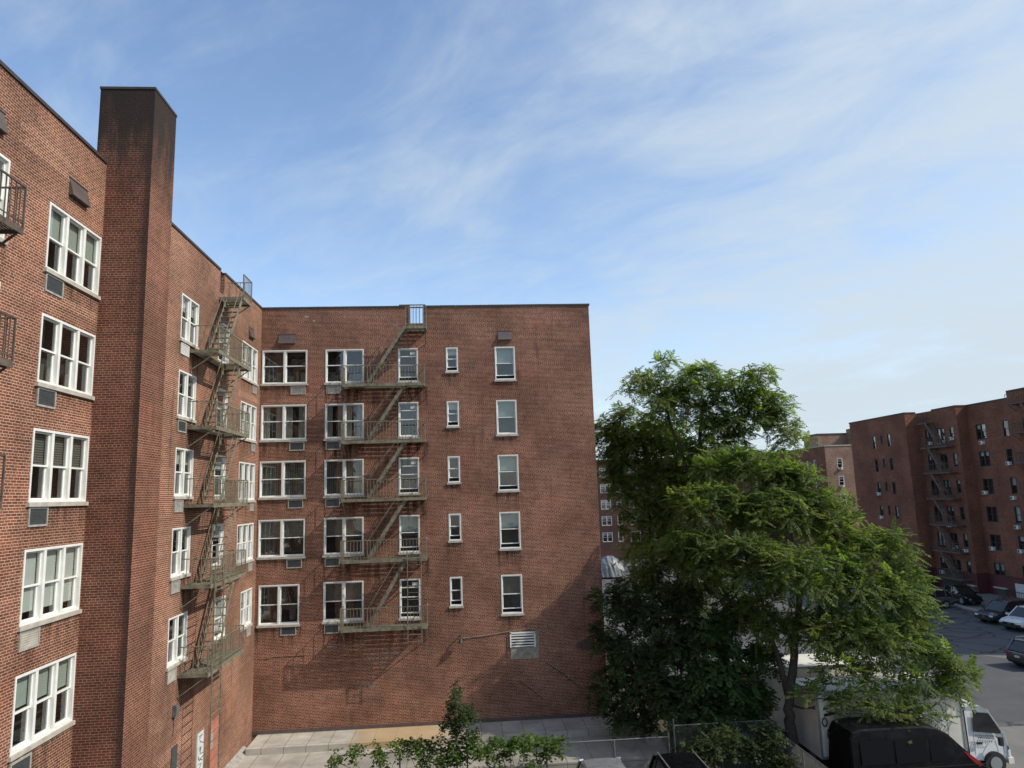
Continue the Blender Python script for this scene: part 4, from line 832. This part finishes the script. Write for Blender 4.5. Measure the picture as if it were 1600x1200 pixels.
    for s in (-1, 1):
        a = MB(); a.poly([(h-.30,s*(w*.965),hood-.24),(h-.02,s*w*.70,hood-.36),(h+.005,s*w*.60,hood-.30),(h-.10,s*w*.66,hood-.20),(h-.42,s*(w*.975),hood-.16)]); a.poly([(h-.02,s*w*.72,hood-.4),(h+.02,s*w*.72,hood-.3),(h+.02,s*w*.5,hood-.3),(h-.0,s*w*.5,hood-.42)]); a.box(h-.10,h+.01,*(sorted((s*w*.52,s*w*.84))),hood-.40,hood-.26); a.build('headlight', M['headlamp'], T, world=False)
        a = MB(); a.box(-h-.012,-h+.12,*(sorted((s*w*.50,s*w*.95))),belt-.24,belt-.10); a.build('tail_light', M['redlamp'], T, world=False)
        a = MB(); a.box(gx1-.22,gx1-.04,*(sorted((s*(w-.02),s*(w+.17)))),belt-.0,belt+.13); a.build('mirror', p, T, world=False)
        a = MB(); a.box(-.15,.02,*(sorted((s*(w-.03),s*(w+.012)))),belt-.18,belt-.15); a.box(-1.1,-.93,*(sorted((s*(w-.03),s*(w+.012)))),belt-.18,belt-.15); a.build('door_handle', p, T, world=False)
    a = MB(); a.box(h-.06,h+.02,-w*.50,w*.50,hood-.52,hood-.30); gr = a.build('grille', M['blackgloss'], T, world=False)
    a = MB(); a.box(h+.02,h+.03,-.10,.10,hood-.44,hood-.38); a.build('emblem', M['chrome'], gr, world=False)
    a = MB(); a.box(h-.02,h+.035,-w*.62,w*.62,.34,.5); a.box(h-.14,h+.0,-w*.9,-w*.66,.40,.58); a.box(h-.14,h+.0,w*.66,w*.9,.40,.58); a.build('bumper_intake', M['blackgloss'], T, world=False)
    a = MB(); a.box(-h-.025,-h+.02,-.17,.17,belt-.36,belt-.23); a.build('number_plate', M['plate'], T, world=False)
    a = MB(); a.box(-h-.018,-h+.05,-w*.62,w*.62,belt-.10,belt-.075); a.build('tailgate_trim', M['steel'], T, world=False)
    return T
GC = 'cars parked in the lot'
make_car('parked_suv', 'white sport utility car with black grille, nose toward the open lot', 'car', (43.35,53.4,LOT), math.pi+.18, 'p_white', group=GC)
make_car('parked_suv', 'dark slate car parked right behind the white one', 'car', (43.8,56.6,LOT), math.pi+.18, 'p_navy', group=GC)
make_car('parked_suv', 'warm grey hatchback car half hidden by the tree crown, by the building corner', 'car', (42.1,64.3,LOT), math.pi, 'p_grey', L=4.5, H=1.62, rails=False, group=GC)
make_car('parked_suv', 'dark car at the right edge seen from its tail end, nearest in the lot', 'car', (35.75,43.0,LOT), R(6), 'p_navy', L=4.75, H=1.66, group=GC)
make_car('parked_suv', 'small dark off road car parked beside the red painted wall', 'car', (46.3,65.0,LOT+.14), -math.pi/2, 'p_black', L=3.5, Wd=1.6, H=1.5, hood=.86, belt=.9, rails=False, group=GC)
make_car('parked_sedan', 'silver car behind the chain link fence, only its bright roof in view', 'car', (5.0,26.6,LOT), R(-90), 'p_silver', L=4.6, H=1.5, hood=.9, belt=.95, clad=False, rails=False, group=GC)
make_car('parked_suv', 'black car with thin roof rails in the shade of the brush', 'car', (7.75,26.2,LOT), R(-90), 'p_black', L=4.7, H=1.66, group=GC)
make_car('parked_sedan', 'silver car far back below the trees beside the tarpaulin', 'car', (24.2,94.6,LOT), math.pi, 'p_silver', L=4.6, H=1.46, hood=.88, belt=.92, kind='sedan', clad=False, rails=False, group=GC)
# tarpaulin-covered vehicle
T = thing('covered_vehicle', (19.6,96.2,LOT), 'bulky vehicle wrapped in a crumpled silver tarpaulin far behind the brick wall corner', 'covered vehicle')
q = MB(); rr = random.Random(9); rings = []
for i in range(13):
    x = -1.7+3.2*i/12; hgt = 2.75*math.sin(math.pi*(.16+.72*i/12))**.55; ww = 1.2+.25*math.sin(math.pi*i/12)
    rings.append([(x+.1*rr.random(), ww*math.cos(t)*(1+.2*rr.random()), .25+(hgt-.25)*max(0, math.sin(t))**.6*(1+.12*rr.random())) for t in [math.pi*k/11 for k in range(12)]])
q.loft(rings); put('tarpaulin', q.mesh('tarpaulin', M['tarp']), T)
for x in (-1.1, .9):
    for y in (-1.1, 1.1): q = MB(); q.disc((x,y,.35), .35, 'y', 16, .25); put('wheel', q.mesh('wheel', M['black']), T)
# box trucks
def box_truck(label, loc, x0, x1, dw, top, cab=True, graffiti=False):
    T = thing('box_truck', loc, label, 'truck', 'white box trucks'); ox, oy, oz = loc
    b = MB(); b.box(x0, x1, 0, dw, .95, top); bo = b.build('cargo_box', M['truckwhite'], T, world=False)
    q = MB()
    for z in (.95, top-.06): q.box(x0-.02, x1+.02, -.02, 0, z, z+.09)
    for x in (x0-.02, x1-.06): q.box(x, x+.08, -.022, 0, 1.04, top-.06)
    q.build('edge_rail', M['steel'], bo, world=False)
    q = MB(); n = int((x1-x0)/.6)
    for i in range(1, n): x = x0+(x1-x0)*i/n; q.box(x-.012, x+.012, -.006, 0, 1.04, top-.06)
    q.build('panel_seam', M['ac'], bo, world=False)
    if graffiti:
        q = MB(); y = -.03
        q.bar((x0+.22,y,2.55),(x0+.72,y,2.62),.10,.02,up=(0,1,0)); 
        q.tube([(x0+.22+.1*math.cos(t),y,2.3+.15*math.sin(t)) for t in [k*.5 for k in range(14)]], .025, 5)
        q.tube([(x0+.62+.32*math.cos(t),y,1.85+.3*math.sin(t)) for t in [1.2+k*.3 for k in range(13)]], .035, 5)
        q.bar((x0+.3,y,1.38),(x0+.75,y,1.4),.09,.02,up=(0,1,0)); q.tube([(x0+.4,y,1.2),(x0+.65,y,1.0),(x0+.75,y,1.25)], .03, 5); q.bar((x0+.3,y,.98),(x0+.8,y,1.0),.09,.02,up=(0,1,0))
        q.build('graffiti', M['ink'], bo, world=False)
    q = MB(); q.box(x0, x1+2.0, .35, .55, .6, .9); q.box(x0, x1+2.0, dw-.55, dw-.35, .6, .9); q.build('chassis', M['black'], T, world=False)
    for x in (x0+1.3, x1+1.15):
        for y in (.16, dw-.16):
            q = MB(); q.disc((x,y,.42), .42, 'y', 22, .3); wh = q.build('wheel', M['black'], T, world=False); q = MB(); q.disc((x, -.0 if y < 1 else dw, .42), .24, 'y', 16, .03); q.build('rim', M['rim'], wh, world=False)
    if cab:
        c0 = x1+.18; prof = [(c0,.55),(c0,2.42),(c0+.28,2.56),(c0+.72,2.50),(c0+.98,2.36),(c0+1.52,1.42),(c0+1.60,1.0),(c0+1.60,.5)]
        def side(y, inset): return [(x, y+(inset if z > 1.5 else 0), z) for x, z in prof]
        q = MB(); q.loft([side(.12, .1), side(.06, .08), side(dw-.06, -.08), side(dw-.12, -.1)]); cb = q.build('cab', M['p_white'], T, world=False)
        q = MB(); q.poly([(c0+.26,.105,1.60),(c0+1.36,.062,1.47),(c0+1.36,.075,1.58),(c0+.98,.12,2.24),(c0+.34,.125,2.32)][::-1]); q.build('side_window', M['carglass'], cb, world=False)
        q = MB(); q.poly([(c0+1.01,.24,2.34),(c0+1.535,.2,1.45),(c0+1.535,dw-.2,1.45),(c0+1.01,dw-.24,2.34)][::-1]); q.build('windscreen', M['carglass'], cb, world=False)
        q = MB(); q.box(c0+.2,c0+.215,.045,.06,.75,2.3); q.box(c0+1.38,c0+1.392,.045,.06,.75,1.45); q.build('door_seam', M['steel_dk'], cb, world=False)
        q = MB(); q.box(c0+.3,c0+.52,.03,.06,1.14,1.22); q.build('door_handle', M['ink'], cb, world=False)
        q = MB(); q.bar((c0+1.12,.05,1.4),(c0+1.14,-.18,1.3),.03); q.box(c0+1.07,c0+1.21,-.24,-.10,1.12,1.42); q.build('mirror', M['black'], cb, world=False)
        q = MB(); r2 = random.Random(4)           # three worn lines of lettering, too small to read
        for ln, (z, a, b_) in enumerate(((1.475,.30,1.0),(1.375,.40,.86),(1.275,.34,.98))):
            x = a
            while x < b_:
                k = r2.random(); wd = .045+.03*k; zz = z-.12*(x-a)
                q.box(c0+x, c0+x+.013, .046, .06, zz-.035, zz+.03)
                if k > .3: q.box(c0+x+.013, c0+x+wd, .046, .06, zz+.018, zz+.03)
                if k < .75: q.box(c0+x+.013, c0+x+wd*.8, .046, .06, zz-.01, zz+.002)
                x += wd+.03
        q.build('lettering', M['ink'], cb, world=False)
        q = MB(); q.box(c0+1.56,c0+1.66,.05,.45,.62,.86); q.box(c0+1.56,c0+1.66,dw-.45,dw-.05,.62,.86); q.build('headlight', M['headlamp'], cb, world=False)
        q = MB(); q.box(c0+1.5,c0+1.72,.0,dw,.38,.6); q.build('bumper', M['truckwhite'], T, world=False)
        q = MB(); q.box(x1+.02,x1+.17,.3,dw-.3,.9,2.4); q.build('gap_panel', M['black'], T, world=False)
    return T
box_truck('white box truck with graffiti at its rear corner and lettering on the cab door', (13.62,28.25,LOT), 0, 5.85, 2.35, 3.34, graffiti=True)
box_truck('second white box truck mostly hidden behind the light green tree', (12.5,31.5,LOT), .1, 6.1, 2.35, 3.55)
# black van
T = thing('parked_van', (13.7,26.1,LOT), 'glossy black van in front of the white box truck, red lamp at its sloping end', 'van')
prof = [(0,.35),(-.02,1.2),(.04,2.3),(.16,2.52),(.5,2.6),(2.9,2.6),(3.3,2.52),(3.7,2.3),(4.65,1.35),(5.1,1.1),(5.2,.8),(5.16,.35)]
b = MB()
def vs(y, s, t): return [(x, y + (s*max(0, z-1.25)*.11), z) for x, z in prof]
q = MB(); q.loft([[(x*.985+.04, y_, z*.975+.02) for x, y_, z in vs(0.0, 1, 0)], vs(.08, 1, 0), vs(1.72, -1, 0), [(x*.985+.04, y_, z*.975+.02) for x, y_, z in vs(1.8, -1, 0)]]); put('body', q.mesh('body', M['p_black']), T)
q = MB()
for xa, xb in ((.35,1.55),(1.65,2.85),(2.95,3.6)): q.poly([(xa,-.0+.0,1.45),(xb,0,1.45),(xb-.02 if xb < 3.5 else xb-.25,.115,2.25),(xa+.02,.115,2.25)])
for k in range(len(q.v)): q.v[k] = (q.v[k][0], q.v[k][1]+.0+ (.022 if q.v[k][2] < 2 else .0)-.012, q.v[k][2])
put('side_window', q.mesh('side_window', M['vanglass']), T)
q = MB(); q.poly([(3.76,.24,2.26),(4.62,.12,1.40),(4.62,1.68,1.40),(3.76,1.56,2.26)]); 
for k in range(4): q.v[k] = (q.v[k][0]+.02, q.v[k][1], q.v[k][2]+.02)
put('rear_window', q.mesh('rear_window', M['vanglass']), T)
q = MB(); q.poly([(4.15,-.012,1.74),(4.36,-.012,1.66),(4.85,-.012,1.26),(4.72,-.012,1.2),(4.5,-.012,1.36)]); put('tail_light', q.mesh('tail_light', M['redlamp']), T)
q = MB(); q.box(.1,5.0,-.015,.0,1.26,1.29); q.box(1.58,1.595,-.012,.0,.5,1.25); q.box(2.9,2.915,-.012,.0,.5,1.25); put('side_moulding', q.mesh('side_moulding', M['blackgloss']), T)
q = MB()
for y in (.35, .65, .95, 1.25, 1.45): q.box(.55, 2.9, y, y+.03, 2.6, 2.615)
put('roof_rib', q.mesh('roof_rib', M['p_black']), T)
for x in (.95, 4.1):
    for y in (.06, 1.74):
        q = MB(); q.disc((x,y,.36), .36, 'y', 22, .22); wh = put('wheel', q.mesh('wheel', M['black']), T); q = MB(); q.disc((x,-.055 if y < 1 else 1.855,.36), .22, 'y', 16, .01); put('rim', q.mesh('rim', M['rim']), wh)
# bins and railing by the dark block
for i, (x, y, c) in enumerate(((47.0,58.9,'black'),(47.1,59.8,'black'),(46.9,60.7,'p_navy'))):
    lb = ['dark bin by the red wall, nearest of three to the white car','middle dark bin of three standing by the red wall','dark bin by the red wall, next to the off road car'][i]
    T = thing('rubbish_bin', (x,y,LOT+.1), lb, 'bin', 'bins along the dark block'); q = MB(); q.loft([[(-.26,-.26,.08),(.26,-.26,.08),(.26,.26,.08),(-.26,.26,.08)],[(-.33,-.33,1.0),(.33,-.33,1.0),(.33,.33,1.0),(-.33,.33,1.0)]]); put('body', q.mesh('body', M[c]), T)
    q = MB(); q.loft([[(-.36,-.36,1.0),(.36,-.36,1.0),(.36,.36,1.0),(-.36,.36,1.0)],[(-.33,-.33,1.1),(.33,-.3,1.16),(.33,.3,1.16),(-.33,.33,1.1)]]); put('lid', q.mesh('lid', M['blackgloss']), T)
T = thing('iron_fence', (50,58,LOT+.1), 'low dark iron fence in front of the red painted wall', 'fence'); q = MB()
for z in (.15, 1.05): q.box(-.02,.02,-10,6.5,z,z+.05)
for i in range(84): y = -10+16.5*i/83; q.box(-.012,.012,y-.012,y+.012,0,1.2)
put('railing', q.mesh('railing', M['black']), T)
# ------------------------------------------------------------------ chain-link fences
def chain_fence(label, p0, p1, top, posts, base=LOT):
    p0 = Vector((*p0, base)); p1 = Vector((*p1, base)); T = thing('chain_link_fence', p0, label, 'fence', 'chain link fences'); H_ = top-base; d = p1-p0; Ln = d.length; u = d/Ln; nrm = Vector((-u.y, u.x, 0))
    P = lambda s, z, o=0: tuple(u*s + nrm*o + Vector((0,0,z)))
    q = MB(); q.tube([P(0,H_), P(Ln,H_)], .021, 6); put('top_rail', q.mesh('top_rail', M['steel_dk']), T)
    for s, hh in posts: q = MB(); q.tube([P(s,0), P(s,hh-.04), P(s,hh)], [.032,.032,.012], 8); put('post', q.mesh('post', M['steel_dk']), T)
    q = MB(); st = .085; n = int((Ln+H_)/st); hw = .0028
    for k in range(n):
        for sg in (0, 1):
            s0 = k*st-H_; s1 = k*st; z0, z1 = .03, H_
            if s0 < 0: z0 = z0+(-s0)/(s1-s0)*(z1-z0); s0 = 0
            if s1 > Ln: z1 = z1-(s1-Ln)/(s1-s0)*(z1-z0); s1 = Ln
            if s1-s0 < .01: continue
            a, b = (s0, s1) if sg == 0 else (Ln-s0, Ln-s1)
            q.bar(P(a,z0,.004*sg), P(b,z1,.004*sg), hw*2)
    put('netting', q.mesh('netting', M['steel_dk']), T); return T
chain_fence('chain link fence with creepers in front of the paved yard', (-5.2,29.5), (8.0,29.5), -9.72, [(0,1.75),(2.6,1.7),(5.2,1.7),(8.3,1.7),(11.0,1.7),(13.2,1.86)])
chain_fence('taller dark stretch of chain link fence beside the brush', (8.25,29.55), (12.2,29.55), -9.33, [(0,2.34),(1.9,2.1),(3.95,2.1)])
chain_fence('chain link fence running toward the viewer beside the black van', (12.3,29.3), (12.3,20), -9.62, [(0,1.9),(2.3,1.8),(4.6,1.8),(7.0,1.8),(9.3,1.8)])

# ------------------------------------------------------------------ sky, sun, camera
sun_dir = Vector((.698, -.241, .674)).normalized()
sl = bpy.data.lights.new('sun', 'SUN'); sl.energy = 4.3; sl.angle = R(.53); sl.color = (1, .93, .82)
so = bpy.data.objects.new('sun', sl); COL.objects.link(so); so.rotation_euler = sun_dir.to_track_quat('Z', 'Y').to_euler(); so.location = (30, -10, 40)
W = bpy.data.worlds.new('World'); sc.world = W; W.use_nodes = True; N = W.node_tree.nodes; Lk = W.node_tree.links
bg = N['Background']; sky = N.new('ShaderNodeTexSky'); sky.sky_type = 'NISHITA'; sky.sun_disc = False
sky.sun_elevation = math.asin(sun_dir.z); sky.sun_rotation = math.atan2(sun_dir.x, sun_dir.y); sky.air_density = 1.0; sky.dust_density = .6; sky.ozone_density = 2.0
tc = N.new('ShaderNodeTexCoord'); sp = N.new('ShaderNodeSeparateXYZ'); Lk.new(tc.outputs['Generated'], sp.inputs[0])
den = math_(N, Lk, 'ADD', math_(N, Lk, 'MAXIMUM', sp.outputs[2], 0), .22)
cb = N.new('ShaderNodeCombineXYZ'); Lk.new(math_(N, Lk, 'DIVIDE', sp.outputs[0], den), cb.inputs[0]); Lk.new(math_(N, Lk, 'DIVIDE', sp.outputs[1], den), cb.inputs[1])
P = cb.outputs[0]
rot = lambda a, l=(0,0,0): mapping(N, Lk, P, rot=(0,0,R(a)), loc=l)
n1 = noise(N, Lk, mapping(N, Lk, rot(38), (.9, 1.5, 1)), 2.1, 12, .6, .6)
n2 = noise(N, Lk, mapping(N, Lk, rot(30, (4.2,1.7,0)), (.6, .9, 1)), 1.1, 4, .5, .2)
n3 = noise(N, Lk, mapping(N, Lk, rot(48, (1.2,5.7,0)), (1.1, 2.2, 1)), 4.6, 9, .62, .7)
right = ramp(N, Lk, math_(N, Lk, 'ADD', sp.outputs[0], math_(N, Lk, 'MULTIPLY', sp.outputs[2], -.15)), -.35, .62)
low = ramp(N, Lk, sp.outputs[2], .5, .0)
cov = math_(N, Lk, 'ADD', math_(N, Lk, 'ADD', math_(N, Lk, 'MULTIPLY', n1, .70), math_(N, Lk, 'ADD', math_(N, Lk, 'MULTIPLY', n2, .42), math_(N, Lk, 'MULTIPLY', n3, .22))), math_(N, Lk, 'ADD', math_(N, Lk, 'MULTIPLY', right, .28), math_(N, Lk, 'MULTIPLY', low, .12)))
cm = ramp(N, Lk, cov, .57, 1.12, 0, .97)
skyc = mix(N, Lk, cm, mix(N, Lk, 1, sky.outputs[0], (1.75,1.74,1.72), 'MULTIPLY'), (4.95, 5.75, 6.4))
Lk.new(skyc, bg.inputs['Color']); bg.inputs['Strength'].default_value = .13

cam = bpy.data.cameras.new('camera'); co = bpy.data.objects.new('camera', cam); COL.objects.link(co)
FW = Vector((0.07358, 0.98533, 0.15398)); 
f_px, pitch, roll, yaw = 1105.7206, R(8.85756), R(-1.80860), R(4.27114)
fw = Vector((math.sin(yaw)*math.cos(pitch), math.cos(yaw)*math.cos(pitch), math.sin(pitch))); rt0 = Vector((math.cos(yaw), -math.sin(yaw), 0)); up0 = rt0.cross(fw)
rt = rt0*math.cos(roll)+up0*math.sin(roll); up = -rt0*math.sin(roll)+up0*math.cos(roll)
co.rotation_euler = Matrix((rt, up, -fw)).transposed().to_euler(); co.location = (0, 0, 0)
cam.sensor_width = 36; cam.lens = f_px/1600*36; cam.clip_end = 3000; cam.clip_start = .1; sc.camera = co
for o in list(COL.objects):
    if o.parent is None: o.location.z -= LOT       # the lot is the zero level
sc.view_settings.view_transform = 'Standard'; sc.view_settings.look = 'None'; sc.view_settings.exposure = 0; sc.view_settings.gamma = 1
sc.cycles.max_bounces = 6; sc.cycles.transparent_max_bounces = 12
